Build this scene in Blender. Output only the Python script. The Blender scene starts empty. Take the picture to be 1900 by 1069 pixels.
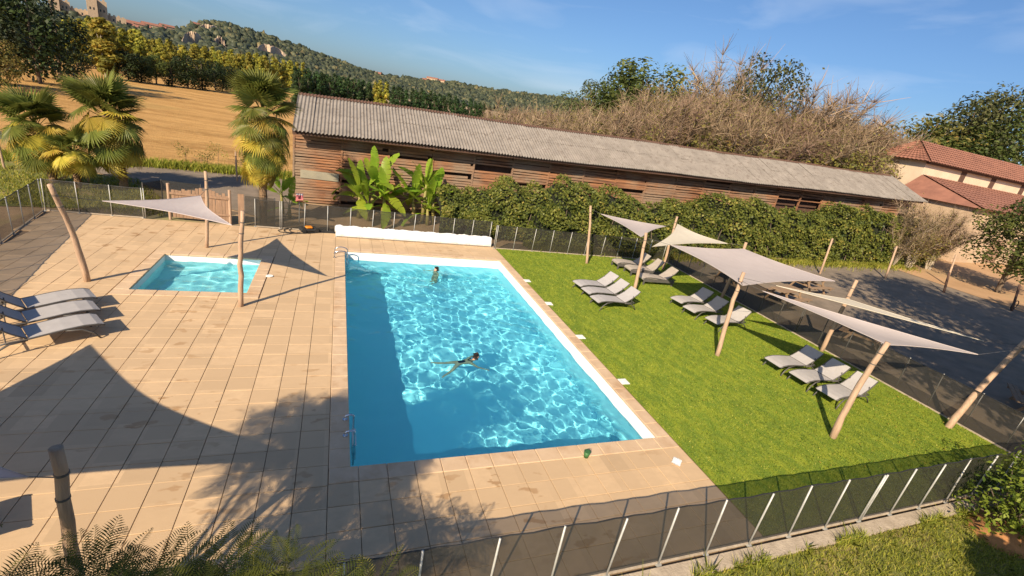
import bpy, bmesh, math, random
import numpy as np
from mathutils import Matrix, Vector, Euler, Quaternion
random.seed(7); rng = np.random.default_rng(7)
S = bpy.context.scene; COL = S.collection
R = math.radians
# ------------------------------------------------------------------ camera
PW, PH = 1900, 1069
CF, CYAW, CPITCH, CROLL = 857.84, .3971, -.3534, .18607
CAM = Vector((-.413, -19.125, 6.309))
_cy, _sy, _cp, _sp = math.cos(CYAW), math.sin(CYAW), math.cos(CPITCH), math.sin(CPITCH)
FW = Vector((_sy*_cp, _cy*_cp, _sp)); _r = Vector((_cy, -_sy, 0)); _u = _r.cross(FW)
RT = math.cos(CROLL)*_r + math.sin(CROLL)*_u; UP = -math.sin(CROLL)*_r + math.cos(CROLL)*_u
cam = bpy.data.cameras.new('camera'); co = bpy.data.objects.new('camera', cam); COL.objects.link(co); S.camera = co
_m = Matrix((RT, UP, -FW)).transposed().to_4x4(); _m.translation = CAM; co.matrix_world = _m
cam.sensor_width = 36; cam.lens = CF*36/PW; cam.clip_start = .05; cam.clip_end = 8000
# ------------------------------------------------------------------ light
AZ, EL = R(47), R(33.7)                      # the sun's light travels towards azimuth AZ from +x, downwards by EL
SUND = Vector((math.cos(AZ)*math.cos(EL), math.sin(AZ)*math.cos(EL), -math.sin(EL)))
w = bpy.data.worlds.new('World'); S.world = w; w.use_nodes = True
nt = w.node_tree; bg = nt.nodes['Background']; sk = nt.nodes.new('ShaderNodeTexSky')
sk.sky_type = 'NISHITA'; sk.sun_disc = False; sk.sun_elevation = EL; sk.sun_rotation = R(223)
sk.air_density = 1.0; sk.dust_density = 1.6; sk.ozone_density = 8.; sk.altitude = 100
tc = nt.nodes.new('ShaderNodeTexCoord'); mp = nt.nodes.new('ShaderNodeMapping'); mp.inputs['Scale'].default_value = (2.2, 2.2, 9); mp.inputs['Rotation'].default_value = (.3, .25, .6)
nz = nt.nodes.new('ShaderNodeTexNoise'); nz.inputs['Scale'].default_value = 1.6; nz.inputs['Detail'].default_value = 7; nz.inputs['Distortion'].default_value = .7
cr = nt.nodes.new('ShaderNodeValToRGB'); cr.color_ramp.elements[0].position = .50; cr.color_ramp.elements[1].position = .82
cr.color_ramp.elements[0].color = (0, 0, 0, 1); cr.color_ramp.elements[1].color = (.34, .34, .34, 1)
mx = nt.nodes.new('ShaderNodeMixRGB'); mx.inputs[2].default_value = (6.5, 7.2, 8.2, 1)
L_ = nt.links.new
L_(tc.outputs['Generated'], mp.inputs[0]); L_(mp.outputs[0], nz.inputs['Vector']); L_(nz.outputs['Fac'], cr.inputs[0])
L_(cr.outputs[0], mx.inputs[0]); L_(sk.outputs[0], mx.inputs[1]); L_(mx.outputs[0], bg.inputs[0]); bg.inputs[1].default_value = .08
sl = bpy.data.lights.new('sun', 'SUN'); sl.energy = 5; sl.angle = R(.5); sl.color = (1, .82, .60); sl.cycles.is_caustics_light = True
so = bpy.data.objects.new('sun', sl); COL.objects.link(so); so.rotation_euler = SUND.to_track_quat('-Z', 'Y').to_euler(); so.location = (-20, -25, 30)
S.view_settings.view_transform = 'Standard'; S.view_settings.look = 'None'; S.view_settings.gamma = 1
S.view_settings.use_curve_mapping = False; S.view_settings.exposure = .65
S.render.engine = 'CYCLES'; S.cycles.use_denoising = True; S.cycles.max_bounces = 8; S.cycles.transparent_max_bounces = 16
S.cycles.sample_clamp_indirect = 6

# ------------------------------------------------------------------ photo pixel -> place
def ray(x, y): return (FW + RT*((x-PW/2)/CF) + UP*((PH/2-y)/CF))
def px(x, y, z=0.):
    d = ray(x, y); return CAM + d*((z-CAM.z)/d.z)
def gz(x, y=0): return .034*max(0., x-18.)            # the ground climbs gently east of the pool garden
def pg(x, y):
    z = 0.
    for i in range(40): P = px(x, y, z); z = gz(P.x)
    return px(x, y, z)
def pplane(x, y, axis, val):
    d = ray(x, y); return CAM + d*((val-CAM[axis])/d[axis])
def pdist(x, ytop, dist):
    """place on the ground at a horizontal distance in the direction of pixel column x, and the height of pixel ytop there"""
    d = ray(x, ytop); h = math.hypot(d.x, d.y); k = dist/h
    return Vector((CAM.x+d.x*k, CAM.y+d.y*k, 0)), CAM.z + d.z*k

# ------------------------------------------------------------------ helpers
def tag(o, label=None, cat=None, group=None, kind=None):
    if label: o['label'] = label
    if cat: o['category'] = cat
    if group: o['group'] = group
    if kind: o['kind'] = kind
    return o
def empty(name, loc=(0, 0, 0), rz=0, label=None, cat=None, group=None):
    o = bpy.data.objects.new(name, None); COL.objects.link(o); o.location = loc; o.rotation_euler = (0, 0, rz); o.empty_display_size = .2
    return tag(o, label, cat, group)
def link(name, me, parent=None, loc=None, rot=None, scale=None):
    o = bpy.data.objects.new(name, me); COL.objects.link(o)
    if parent: o.parent = parent
    if loc is not None: o.location = loc
    if rot is not None: o.rotation_euler = rot
    if scale is not None: o.scale = (scale,)*3 if not hasattr(scale, '__len__') else scale
    return o
def copy_tree(o, parent=None):
    c = o.copy(); COL.objects.link(c); c.parent = parent
    for ch in o.children: copy_tree(ch, c)
    return c
def fast(name, V, F, mat, tint=None, smooth=False):
    """mesh from numpy arrays, all faces with the same number of corners"""
    V = np.asarray(V, dtype=np.float32).reshape(-1, 3); F = np.asarray(F, dtype=np.int32); n = F.shape[1]
    me = bpy.data.meshes.new(name); me.vertices.add(len(V)); me.vertices.foreach_set('co', V.ravel())
    me.loops.add(F.size); me.loops.foreach_set('vertex_index', F.ravel()); me.polygons.add(len(F))
    me.polygons.foreach_set('loop_start', np.arange(0, F.size, n, dtype=np.int32))
    if smooth: me.polygons.foreach_set('use_smooth', np.ones(len(F), dtype=bool))
    me.update(calc_edges=True)
    if tint is not None:
        a = me.attributes.new('tint', 'FLOAT', 'POINT'); a.data.foreach_set('value', np.asarray(tint, dtype=np.float32))
    if mat: me.materials.append(mat)
    return me
class MB:
    def __init__(s): s.v = []; s.f = []
    def box(s, x0, x1, y0, y1, z0, z1):
        k = len(s.v); s.v += [(x, y, z) for z in (z0, z1) for y in (y0, y1) for x in (x0, x1)]
        s.f += [tuple(k+i for i in q) for q in ((0,2,3,1),(4,5,7,6),(0,1,5,4),(2,6,7,3),(0,4,6,2),(1,3,7,5))]; return s
    def tube(s, pts, rad, n=8, cap=True):
        pts = [Vector(p) for p in pts]; rad = rad if hasattr(rad, '__len__') else [rad]*len(pts); k = len(s.v)
        nrm = None
        for i, p in enumerate(pts):
            t = (pts[min(i+1, len(pts)-1)]-pts[max(i-1, 0)]).normalized()
            a = t.orthogonal().normalized() if nrm is None else (nrm - t*nrm.dot(t)).normalized()
            nrm = a; b = t.cross(a)
            for j in range(n):
                q = 2*math.pi*j/n; s.v.append(tuple(p+(a*math.cos(q)+b*math.sin(q))*rad[i]))
        for i in range(len(pts)-1):
            for j in range(n): s.f.append((k+i*n+j, k+i*n+(j+1) % n, k+(i+1)*n+(j+1) % n, k+(i+1)*n+j))
        if cap:
            s.f.append(tuple(k+j for j in reversed(range(n)))); e = k+(len(pts)-1)*n; s.f.append(tuple(e+j for j in range(n)))
        return s
    def beam(s, a, b, wd, ht):
        a, b = Vector(a), Vector(b); t = (b-a).normalized(); sd = t.cross(Vector((0, 0, 1)))
        if sd.length < 1e-4: sd = Vector((1, 0, 0))
        sd.normalize(); up = sd.cross(t); k = len(s.v)
        for p in (a, b):
            for i, j in ((-1,-1),(1,-1),(1,1),(-1,1)): s.v.append(tuple(p+sd*i*wd/2+up*j*ht/2))
        s.f += [tuple(k+i for i in q) for q in ((3,2,1,0),(4,5,6,7),(0,1,5,4),(1,2,6,5),(2,3,7,6),(3,0,4,7))]; return s
    def quad(s, *P):
        k = len(s.v); s.v += [tuple(p) for p in P]; s.f.append(tuple(range(k, k+len(P)))); return s
    def mesh(s, name, mat, smooth=False, bevel=0):
        me = bpy.data.meshes.new(name); me.from_pydata(s.v, [], s.f)
        if bevel:
            bm = bmesh.new(); bm.from_mesh(me); bmesh.ops.bevel(bm, geom=bm.edges[:], offset=bevel, segments=1, affect='EDGES', clamp_overlap=True); bm.to_mesh(me); bm.free()
        me.materials.append(mat)
        if smooth: me.polygons.foreach_set('use_smooth', [True]*len(me.polygons))
        me.update(); return me
    def obj(s, name, mat, parent=None, smooth=False, bevel=0, **k): return link(name, s.mesh(name, mat, smooth, bevel), parent, **k)
def struct(name, mb, mat, parent=None):
    o = mb.obj(name, mat, parent)
    if parent is None: o['kind'] = 'structure'
    return o
# ------------------------------------------------------------------ materials
def nodes(name):
    m = bpy.data.materials.new(name); m.use_nodes = True; t = m.node_tree; return m, t, t.nodes['Principled BSDF'], t.links.new
def mix3(t, fac, a, b):
    n = t.nodes.new('ShaderNodeMixRGB')
    for s, v in ((0, fac), (1, a), (2, b)):
        if hasattr(v, 'is_output'): t.links.new(v, n.inputs[s])
        elif s == 0: n.inputs[0].default_value = v
        else: n.inputs[s].default_value = (*v, 1)
    return n.outputs[0]
def noise(t, scale, detail=5, rough=.6, stretch=None, obj=False, dist=0, rot=None):
    if obj: c = t.nodes.new('ShaderNodeTexCoord').outputs['Object']
    else: c = t.nodes.new('ShaderNodeNewGeometry').outputs['Position']
    if stretch or rot:
        mpn = t.nodes.new('ShaderNodeMapping')
        if stretch: mpn.inputs['Scale'].default_value = stretch
        if rot: mpn.inputs['Rotation'].default_value = rot
        t.links.new(c, mpn.inputs[0]); c = mpn.outputs[0]
    n = t.nodes.new('ShaderNodeTexNoise'); n.inputs['Scale'].default_value = scale; n.inputs['Detail'].default_value = detail; n.inputs['Roughness'].default_value = rough; n.inputs['Distortion'].default_value = dist
    t.links.new(c, n.inputs['Vector']); return n.outputs['Fac']
def ramp(t, fac, a, b, ca=(0, 0, 0), cb=(1, 1, 1)):
    n = t.nodes.new('ShaderNodeValToRGB'); e = n.color_ramp.elements; e[0].position = a; e[1].position = b; e[0].color = (*ca, 1); e[1].color = (*cb, 1)
    t.links.new(fac, n.inputs[0]); return n.outputs[0]
def bump(t, b, h, strength=.3, dist=.02):
    n = t.nodes.new('ShaderNodeBump'); n.inputs['Strength'].default_value = strength; n.inputs['Distance'].default_value = dist
    t.links.new(h, n.inputs['Height']); t.links.new(n.outputs[0], b.inputs['Normal'])
def pmat(name, c1, c2=None, scale=3., rough=.7, bs=0, bscale=None, stretch=None, metal=0, spec=.4, obj=False, lo=.3, hi=.7, c3=None, s3=.6):
    m, t, b, L = nodes(name); b.inputs['Roughness'].default_value = rough; b.inputs['Metallic'].default_value = metal; b.inputs['Specular IOR Level'].default_value = spec
    if c2 is None: c2 = tuple(x*.8 for x in c1)
    col = mix3(t, ramp(t, noise(t, scale, stretch=stretch, obj=obj), lo, hi), c1, c2)
    if c3 is not None: col = mix3(t, ramp(t, noise(t, s3, 6, .65), .52, .68), col, c3)
    L(col, b.inputs['Base Color'])
    if bs: bump(t, b, noise(t, bscale or scale*4, 4, stretch=stretch, obj=obj), bs)
    return m
def leafmat(name, ca, cb, cc=None, trans=.35, rough=.55):
    """leaves: the colour runs over the per-leaf tint, with light coming through"""
    m, t, b, L = nodes(name); b.inputs['Roughness'].default_value = rough; b.inputs['Specular IOR Level'].default_value = .25
    a = t.nodes.new('ShaderNodeAttribute'); a.attribute_name = 'tint'
    n = t.nodes.new('ShaderNodeValToRGB'); e = n.color_ramp.elements; e[0].color = (*ca, 1); e[1].color = (*cb, 1); e[0].position = 0; e[1].position = .75 if cc else 1
    if cc: q = e.new(1.); q.color = (*cc, 1)
    L(a.outputs['Fac'], n.inputs[0])
    oi = t.nodes.new('ShaderNodeObjectInfo'); hs = t.nodes.new('ShaderNodeHueSaturation')
    mr = t.nodes.new('ShaderNodeMapRange'); mr.inputs[3].default_value = .8; mr.inputs[4].default_value = 1.2; L(oi.outputs['Random'], mr.inputs[0]); L(mr.outputs[0], hs.inputs['Value'])
    mr2 = t.nodes.new('ShaderNodeMapRange'); mr2.inputs[3].default_value = .485; mr2.inputs[4].default_value = .515; L(oi.outputs['Random'], mr2.inputs[0]); L(mr2.outputs[0], hs.inputs['Hue'])
    L(n.outputs[0], hs.inputs['Color']); L(hs.outputs[0], b.inputs['Base Color'])
    tr = t.nodes.new('ShaderNodeBsdfTranslucent'); L(hs.outputs[0], tr.inputs[0]); ms = t.nodes.new('ShaderNodeMixShader'); ms.inputs[0].default_value = trans
    L(b.outputs[0], ms.inputs[1]); L(tr.outputs[0], ms.inputs[2]); L(ms.outputs[0], t.nodes['Material Output'].inputs[0]); return m
def slabmat(name, base, dark, pitch, ox, oy):
    m, t, b, L = nodes(name); b.inputs['Roughness'].default_value = .75
    g = t.nodes.new('ShaderNodeNewGeometry').outputs['Position']; mpn = t.nodes.new('ShaderNodeMapping'); mpn.vector_type = 'POINT'
    mpn.inputs['Location'].default_value = (-ox/pitch, -oy/pitch, 0); mpn.inputs['Scale'].default_value = (1/pitch, 1/pitch, 0); L(g, mpn.inputs[0])
    fl = t.nodes.new('ShaderNodeVectorMath'); fl.operation = 'FLOOR'; L(mpn.outputs[0], fl.inputs[0])
    wn = t.nodes.new('ShaderNodeTexWhiteNoise'); L(fl.outputs[0], wn.inputs[0])
    c = mix3(t, ramp(t, wn.outputs['Value'], 0, 1), base, tuple(x*.78 for x in base))
    c = mix3(t, ramp(t, wn.outputs['Value'], .94, .97), c, tuple(x*.72 for x in base))
    c = mix3(t, ramp(t, noise(t, 5, 7, .7, stretch=(.7, 1.3, 1)), .35, .8), c, tuple(x*.8 for x in base))
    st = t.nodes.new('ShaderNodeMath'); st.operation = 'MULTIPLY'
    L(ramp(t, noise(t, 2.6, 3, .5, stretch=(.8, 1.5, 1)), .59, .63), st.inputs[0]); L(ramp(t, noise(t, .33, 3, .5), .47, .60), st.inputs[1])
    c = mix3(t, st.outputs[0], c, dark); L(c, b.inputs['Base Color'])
    bump(t, b, noise(t, 60, 4), .25, .004); return m
M = {}
M['slab'] = slabmat('deck_slab', (.63, .45, .265), (.38, .235, .115), .49, .06, .10)
M['coping'] = pmat('coping_stone', (.62, .46, .30), (.52, .37, .23), 2.5, .7, .2, 40, c3=(.46, .30, .17), s3=1.2)
M['joint'] = pmat('joint_mortar', (.29, .205, .13), (.19, .135, .085), 6, .9)
M['liner'] = pmat('pool_liner', (.70, .93, .98), (.67, .91, .97), 2, .5)
M['liner_white'] = pmat('pool_band', (.86, .88, .86), (.80, .83, .82), 2, .4)
M['turf'] = None
M['wood_pole'] = pmat('weathered_pole', (.52, .36, .24), (.34, .23, .155), 3, .8, .5, 12, stretch=(6, 6, .8))
M['steel'] = pmat('galvanised_post', (.46, .46, .43), (.36, .36, .34), 9, .45, metal=.2)
M['chrome'] = pmat('stainless', (.7, .72, .74), (.6, .62, .64), 9, .16, metal=1)
M['sail'] = None
M['frame'] = pmat('lounger_frame', (.11, .105, .10), (.085, .08, .075), 8, .45)
M['sling'] = pmat('lounger_sling', (.41, .395, .385), (.37, .355, .345), 5, .8, .3, 300)
M['sling_dark'] = pmat('lounger_sling_taupe', (.40, .36, .31), (.34, .30, .26), 5, .8, .3, 300)
M['white'] = pmat('white_plastic', (.82, .82, .79), (.74, .74, .71), 4, .5, .15, 30)
M['black'] = pmat('black_rubber', (.03, .03, .03), (.02, .02, .02), 6, .6)
M['orange'] = pmat('orange_plastic', (.75, .26, .02), (.6, .2, .02), 6, .4)
M['green_plastic'] = pmat('green_plastic', (.05, .16, .05), (.04, .12, .04), 6, .5)
M['concrete'] = pmat('concrete_kerb', (.50, .42, .32), (.34, .28, .21), 5, .95, .6, 26)
M['gravel'] = pmat('gravel', (.25, .20, .15), (.16, .13, .095), 1.3, .95, .6, 40, c3=(.28, .21, .14), s3=.15)
M['earth'] = pmat('dry_earth', (.42, .29, .17), (.30, .21, .12), .8, .95, .6, 12, c3=(.22, .22, .09), s3=.12)
M['dirt'] = pmat('orange_dirt', (.48, .30, .16), (.36, .22, .11), .5, .95, .5, 9, c3=(.40, .28, .15), s3=.2)
M['bark'] = pmat('bark', (.20, .15, .105), (.11, .085, .06), 5, .9, .8, 18, stretch=(4, 4, .7))
M['pale_bark'] = pmat('pale_bark', (.42, .36, .28), (.28, .23, .17), 3, .9, .5, 12, stretch=(3, 3, .6))
M['palm_trunk'] = pmat('palm_trunk', (.30, .19, .10), (.14, .09, .05), 9, .95, 1, 22)
M['twig'] = leafmat('twig', (.12, .082, .052), (.34, .238, .158), None, 0)
M['stone'] = pmat('limestone', (.52, .39, .26), (.40, .29, .19), 1.2, .9, .5, 9)
M['rock'] = pmat('cliff_rock', (.56, .42, .29), (.36, .27, .19), .12, .95, .6, .7)
M['tile'] = pmat('roof_tile', (.32, .145, .095), (.21, .095, .065), 1.1, .85, .5, 8)
M['plaster'] = pmat('cream_plaster', (.68, .55, .40), (.58, .46, .33), .7, .9)
M['dark_wood'] = pmat('dark_timber', (.12, .065, .045), (.08, .045, .03), 2, .85)
M['window'] = pmat('window_glass', (.03, .035, .04), (.02, .025, .03), 2, .1)
M['picnic'] = pmat('picnic_wood', (.32, .215, .13), (.22, .15, .095), 4, .85, .4, 14, stretch=(1, 5, 5))
M['gatewood'] = pmat('gate_wood', (.34, .215, .135), (.22, .145, .095), 3, .85, .5, 14, stretch=(6, 6, .8))
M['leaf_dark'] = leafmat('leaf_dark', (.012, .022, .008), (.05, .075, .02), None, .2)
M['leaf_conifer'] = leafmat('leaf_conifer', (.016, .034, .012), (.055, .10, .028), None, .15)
M['leaf_poplar'] = leafmat('leaf_poplar', (.20, .21, .04), (.50, .45, .075), (.66, .52, .10), .45)
M['leaf_mid'] = leafmat('leaf_mid', (.045, .075, .018), (.16, .19, .045), None, .3)
M['leaf_olive'] = leafmat('leaf_olive', (.09, .10, .026), (.27, .24, .055), (.36, .23, .07), .3)
M['leaf_grey'] = leafmat('leaf_grey', (.045, .06, .024), (.16, .17, .06), None, .3)
M['leaf_vine'] = leafmat('leaf_vine', (.05, .085, .018), (.21, .24, .045), (.38, .33, .07), .3, .5)
M['leaf_laurel'] = leafmat('leaf_laurel', (.07, .12, .018), (.25, .31, .04), None, .3, .4)
M['leaf_mimosa'] = leafmat('leaf_mimosa', (.03, .045, .01), (.15, .15, .025), (.30, .26, .045), .4)
M['palm_green'] = leafmat('palm_green', (.08, .11, .022), (.27, .285, .06), None, .4, .45)
M['palm_yellow'] = leafmat('palm_yellow', (.34, .31, .05), (.60, .46, .08), (.72, .43, .11), .45, .5)
M['banana'] = leafmat('banana', (.14, .26, .025), (.36, .48, .045), (.58, .48, .07), .45, .35)
M['grass'] = leafmat('grass', (.15, .19, .025), (.40, .39, .06), (.54, .43, .11), .4)
M['turf_blade'] = leafmat('turf_blade', (.10, .17, .018), (.27, .32, .03), (.44, .42, .08), .3)
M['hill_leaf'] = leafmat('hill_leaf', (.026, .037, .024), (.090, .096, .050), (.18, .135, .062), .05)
M['skin'] = pmat('skin', (.66, .34, .22), (.58, .29, .18), 6, .5)
M['hair'] = pmat('hair', (.03, .02, .015), (.02, .014, .01), 20, .5)
M['swimsuit'] = pmat('swimsuit', (.008, .012, .03), (.006, .008, .02), 9, .5)
M['pink'] = pmat('pink_sign', (.70, .22, .24), (.64, .19, .21), 6, .5)
M['maroon'] = pmat('maroon_print', (.16, .03, .05), (.13, .03, .04), 20, .5)
M['roof_sheet'] = pmat('fibre_cement', (.27, .243, .212), (.19, .17, .148), 1.1, .9, .35, 22, c3=(.15, .125, .105), s3=3.6)
M['metal_sheet'] = pmat('metal_sheet', (.36, .33, .24), (.28, .26, .2), 2, .5)

def turf_mat():
    m, t, b, L = nodes('turf'); b.inputs['Roughness'].default_value = .85; b.inputs['Specular IOR Level'].default_value = .15
    c = mix3(t, ramp(t, noise(t, .5, 4), .3, .7), (.165, .26, .024), (.11, .195, .022))
    c = mix3(t, ramp(t, noise(t, 1.1, 6, .7, stretch=(1, .6, 1)), .40, .64), c, (.115, .19, .02))
    c = mix3(t, ramp(t, noise(t, 3.2, 7, .75, stretch=(1, .45, 1)), .44, .60), c, (.29, .34, .03))
    c = mix3(t, ramp(t, noise(t, 4.5, 8, .75, stretch=(.6, 1.3, 1)), .55, .75), c, (.06, .105, .014))
    c = mix3(t, ramp(t, noise(t, 40, 3, .6), .45, .75), c, (.32, .36, .06))
    L(c, b.inputs['Base Color']); bump(t, b, noise(t, 55, 5, .7), .9, .03); return m
M['turf'] = turf_mat()
def field_mat():
    m, t, b, L = nodes('field'); b.inputs['Roughness'].default_value = .9; b.inputs['Specular IOR Level'].default_value = .1
    c = mix3(t, ramp(t, noise(t, .16, 7, .7, stretch=(.35, 1.9, 1)), .38, .62), (.55, .32, .115), (.34, .185, .06))
    c = mix3(t, ramp(t, noise(t, 1.6, 7, .7, stretch=(.6, 1.4, 1)), .45, .75), c, (.58, .37, .14))
    c = mix3(t, ramp(t, noise(t, .05, 4, .6), .55, .72), c, (.42, .31, .11))
    c = mix3(t, ramp(t, noise(t, .9, 8, .8, stretch=(.35, 1.8, 1)), .52, .66), c, (.34, .20, .07))
    L(c, b.inputs['Base Color']); bump(t, b, noise(t, 5, 6, .75), .8, .12); return m
M['field'] = field_mat()
M['lawn'] = pmat('lawn', (.20, .20, .045), (.12, .14, .03), 2.2, .95, .8, 30, c3=(.30, .23, .09), s3=.8)
def sail_mat(name, c):
    m, t, b, L = nodes(name); b.inputs['Roughness'].default_value = .8; b.inputs['Specular IOR Level'].default_value = .15
    cc = mix3(t, ramp(t, noise(t, 2.2, 4), .35, .7), c, tuple(x*.93 for x in c)); L(cc, b.inputs['Base Color'])
    bump(t, b, noise(t, 3.5, 3, stretch=(1, .3, 1)), .25, .05)
    tr = t.nodes.new('ShaderNodeBsdfTranslucent'); tr.inputs[0].default_value = (*c, 1); ms = t.nodes.new('ShaderNodeMixShader'); ms.inputs[0].default_value = .22
    L(b.outputs[0], ms.inputs[1]); L(tr.outputs[0], ms.inputs[2]); L(ms.outputs[0], t.nodes['Material Output'].inputs[0]); return m
M['sail'] = sail_mat('sail_lilac', (.60, .53, .51)); M['sail_cream'] = sail_mat('sail_cream', (.72, .66, .54))
def net_mat():
    m, t, b, L = nodes('fence_net'); b.inputs['Base Color'].default_value = (.028, .026, .02, 1); b.inputs['Roughness'].default_value = .8
    tr = t.nodes.new('ShaderNodeBsdfTransparent'); ms = t.nodes.new('ShaderNodeMixShader')
    f = ramp(t, noise(t, .8, 3), .2, .8, (.60,)*3, (.72,)*3); L(f, ms.inputs[0])
    L(tr.outputs[0], ms.inputs[1]); L(b.outputs[0], ms.inputs[2]); L(ms.outputs[0], t.nodes['Material Output'].inputs[0]); return m
M['net'] = net_mat()
def plank_mat():
    m, t, b, L = nodes('barn_plank'); b.inputs['Roughness'].default_value = .85
    oi = t.nodes.new('ShaderNodeNewGeometry'); sx = t.nodes.new('ShaderNodeSeparateXYZ'); L(oi.outputs['Position'], sx.inputs[0])
    mpn = t.nodes.new('ShaderNodeMapping'); mpn.inputs['Scale'].default_value = (.45, .1, 6.2); L(oi.outputs['Position'], mpn.inputs[0])
    fl = t.nodes.new('ShaderNodeTexNoise'); fl.inputs['Scale'].default_value = 1; fl.inputs['Detail'].default_value = 1; L(mpn.outputs[0], fl.inputs['Vector'])
    c = mix3(t, ramp(t, fl.outputs['Fac'], .35, .65), (.36, .165, .075), (.16, .075, .04))
    c = mix3(t, ramp(t, noise(t, .35, 4, .6), .42, .62), c, (.26, .185, .125))
    c = mix3(t, ramp(t, noise(t, 3, 6, .7, stretch=(.5, 1, 9)), .5, .8), c, (.10, .055, .035))
    c = mix3(t, ramp(t, noise(t, 2, 3, .6, stretch=(.4, 1, 12)), .58, .72), c, (.46, .28, .16))
    L(c, b.inputs['Base Color']); bump(t, b, noise(t, 9, 4, stretch=(.4, 1, 8)), .5, .02); return m
M['plank'] = plank_mat()
def water_mat(name, tint):
    m, t, b, L = nodes(name); t.nodes.remove(b); g = t.nodes.new('ShaderNodeBsdfGlass'); g.inputs['IOR'].default_value = 1.33; g.inputs['Roughness'].default_value = 0
    g.inputs['Color'].default_value = (*tint, 1); L(g.outputs[0], t.nodes['Material Output'].inputs[0]); return m

# ================================================================== GROUND
DX0, DX1, TX1 = -.345, 7.10, 17.42                 # coping left edge, deck/turf border, turf right edge
PXW, PYL = 6.75, -12.30                           # the swimming pool, its far left corner at the origin
KX, KY, KW, KL = -5.66, -1.57, 2.90, 3.11         # children's pool
WZ, WK = -.40, -.24                                         # water level
def sheet(name, x0, x1, y0, y1, z, mat, n=1):
    return struct(name, MB().quad((x0, y0, z), (x1, y0, z), (x1, y1, z), (x0, y1, z)), mat)
def slope_sheet(name, xs, y0, y1, dz, mat):
    m = MB()
    for a, b in zip(xs[:-1], xs[1:]): m.quad((a, y0, gz(a)+dz), (b, y0, gz(b)+dz), (b, y1, gz(b)+dz), (a, y1, gz(a)+dz))
    return struct(name, m, mat)
# the ground: one sheet to the horizon with the basin area cut out (a ring of strips round the pools)
g = MB(); FAR = 3500
def gstrip(x0, x1, y0, y1):
    z0, z1 = gz(x0), gz(x1) if x1 < 400 else gz(200)
    g.quad((x0, y0, z0-.06), (x1, y0, z1-.06), (x1, y1, z1-.06), (x0, y1, z0-.06))
gstrip(-FAR, -12, -FAR, FAR); gstrip(-12, 18, -FAR, -16); gstrip(-12, 18, 3.0, FAR); gstrip(18, 200, -FAR, FAR)
g.quad((200, -FAR, gz(200)-.06), (FAR, -FAR, gz(200)-.06), (FAR, FAR, gz(200)-.06), (200, FAR, gz(200)-.06))
for a in ((-12, KX-.3, -16, 3.0), (KX-.3, KX+KW+.3, -16, KY-KL-.3), (KX-.3, KX+KW+.3, KY+.3, 3.0), (KX+KW+.3, -.3, -16, 3.0), (-.3, 7.05, -16, PYL-.3), (-.3, 7.05, .3, 3.0), (7.05, 18, -16, 3.0)): gstrip(*a)
struct('ground', g, M['earth'])
sheet('turf', DX1+.012, TX1, -15.12, 1.86, 0, M['turf'])
slope_sheet('lawn', [-14, 18, 30], -40, -15.46, -.02, M['lawn'])
slope_sheet('car_park', [17.46, 18, 24, 32, 38.5], -34, 2.35, -.045, M['gravel'])
slope_sheet('dirt_yard', [38.5, 46, 60, 90], -40, 20, -.03, M['dirt'])
# gravel path behind the palms, the verge and the harvested field
def poly(name, pts, z, mat): return struct(name, MB().quad(*[(p[0], p[1], z) for p in pts]), mat)
poly('gravel_path', [(-9.3, 8.4), (-2.6, 3.4), (-2.6, 13.8), (-10.5, 13.0), (-13, 11.0)], -.03, M['gravel'])
poly('grass_verge', [(-40, 2.0), (-12.3, 2.6), (-7.2, 4.0), (-9.6, 8.4), (-13, 10.8), (-40, 9)], -.034, M['lawn'])
poly('dry_field', [(-300, 8.9), (-40, 9.2), (-13.2, 11.4), (-10.5, 13.6), (-3.0, 14.6), (8, 24), (30, 60), (60, 260), (-300, 260)], -.025, M['field'])

# ------------------------------------------------------------------ deck of slabs
deck = struct('paved_deck', MB(), M['joint'])
dm = MB(); zb = -.035
for a in ((-10.7, KX-.3, -15.12, 2.42), (KX-.3, KX+KW+.3, -15.12, KY-KL-.3), (KX-.3, KX+KW+.3, KY+.3, 2.42), (KX+KW+.3, -.3, -15.12, 2.42), (-.3, 7.05, -15.12, PYL-.3), (-.3, 7.05, .3, 2.42)):
    dm.quad((a[0], a[2], zb), (a[1], a[2], zb), (a[1], a[3], zb), (a[0], a[3], zb))
deck.data = dm.mesh('paved_deck', M['joint'])
def fence_x(y): return -10.46 - .163*(y-2.44)
PT = .49; GAP = .0095
slab_me = [MB().box(-PT/2+GAP/2, PT/2-GAP/2, -PT/2+GAP/2, PT/2-GAP/2, -.03, 0).mesh('slab', M['slab'], bevel=.004) for _ in range(1)]
cells = []
def cover(x0, x1, y0, y1, skip=None):
    nx = max(1, round((x1-x0)/PT)); ny = max(1, round((y1-y0)/PT)); sx = (x1-x0)/nx; sy = (y1-y0)/ny
    for i in range(nx):
        for j in range(ny):
            cx, cy = x0+(i+.5)*sx, y0+(j+.5)*sy
            if cx < fence_x(cy)+.05 or (skip and skip(cx, cy)): continue
            cells.append((cx, cy, sx, sy))
kid_skip = lambda x, y: KX-.36 < x < KX+KW+.36 and KY-KL-.36 < y < KY+.36
X0 = KX-.36; X1 = KX+KW+.36; Y0 = KY-KL-.36; Y1 = KY+.36
cover(-10.7, X0, -15.1, 2.40); cover(X0, X1, -15.1, Y0); cover(X0, X1, Y1, 2.40); cover(X1, DX0, -15.1, 2.40)
cover(DX0, DX1, -15.1, PYL-.34); cover(DX0, DX1, .34, 2.40)
def seen(c):
    d = Vector((c[0], c[1], 0))-CAM; z = d.dot(FW); u = PW/2+CF*d.dot(RT)/z; v = PH/2-CF*d.dot(UP)/z
    return (z if 0 < u < PW and 0 < v < PH else 1e3+z)
cells.sort(key=seen); rest = MB()
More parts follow.
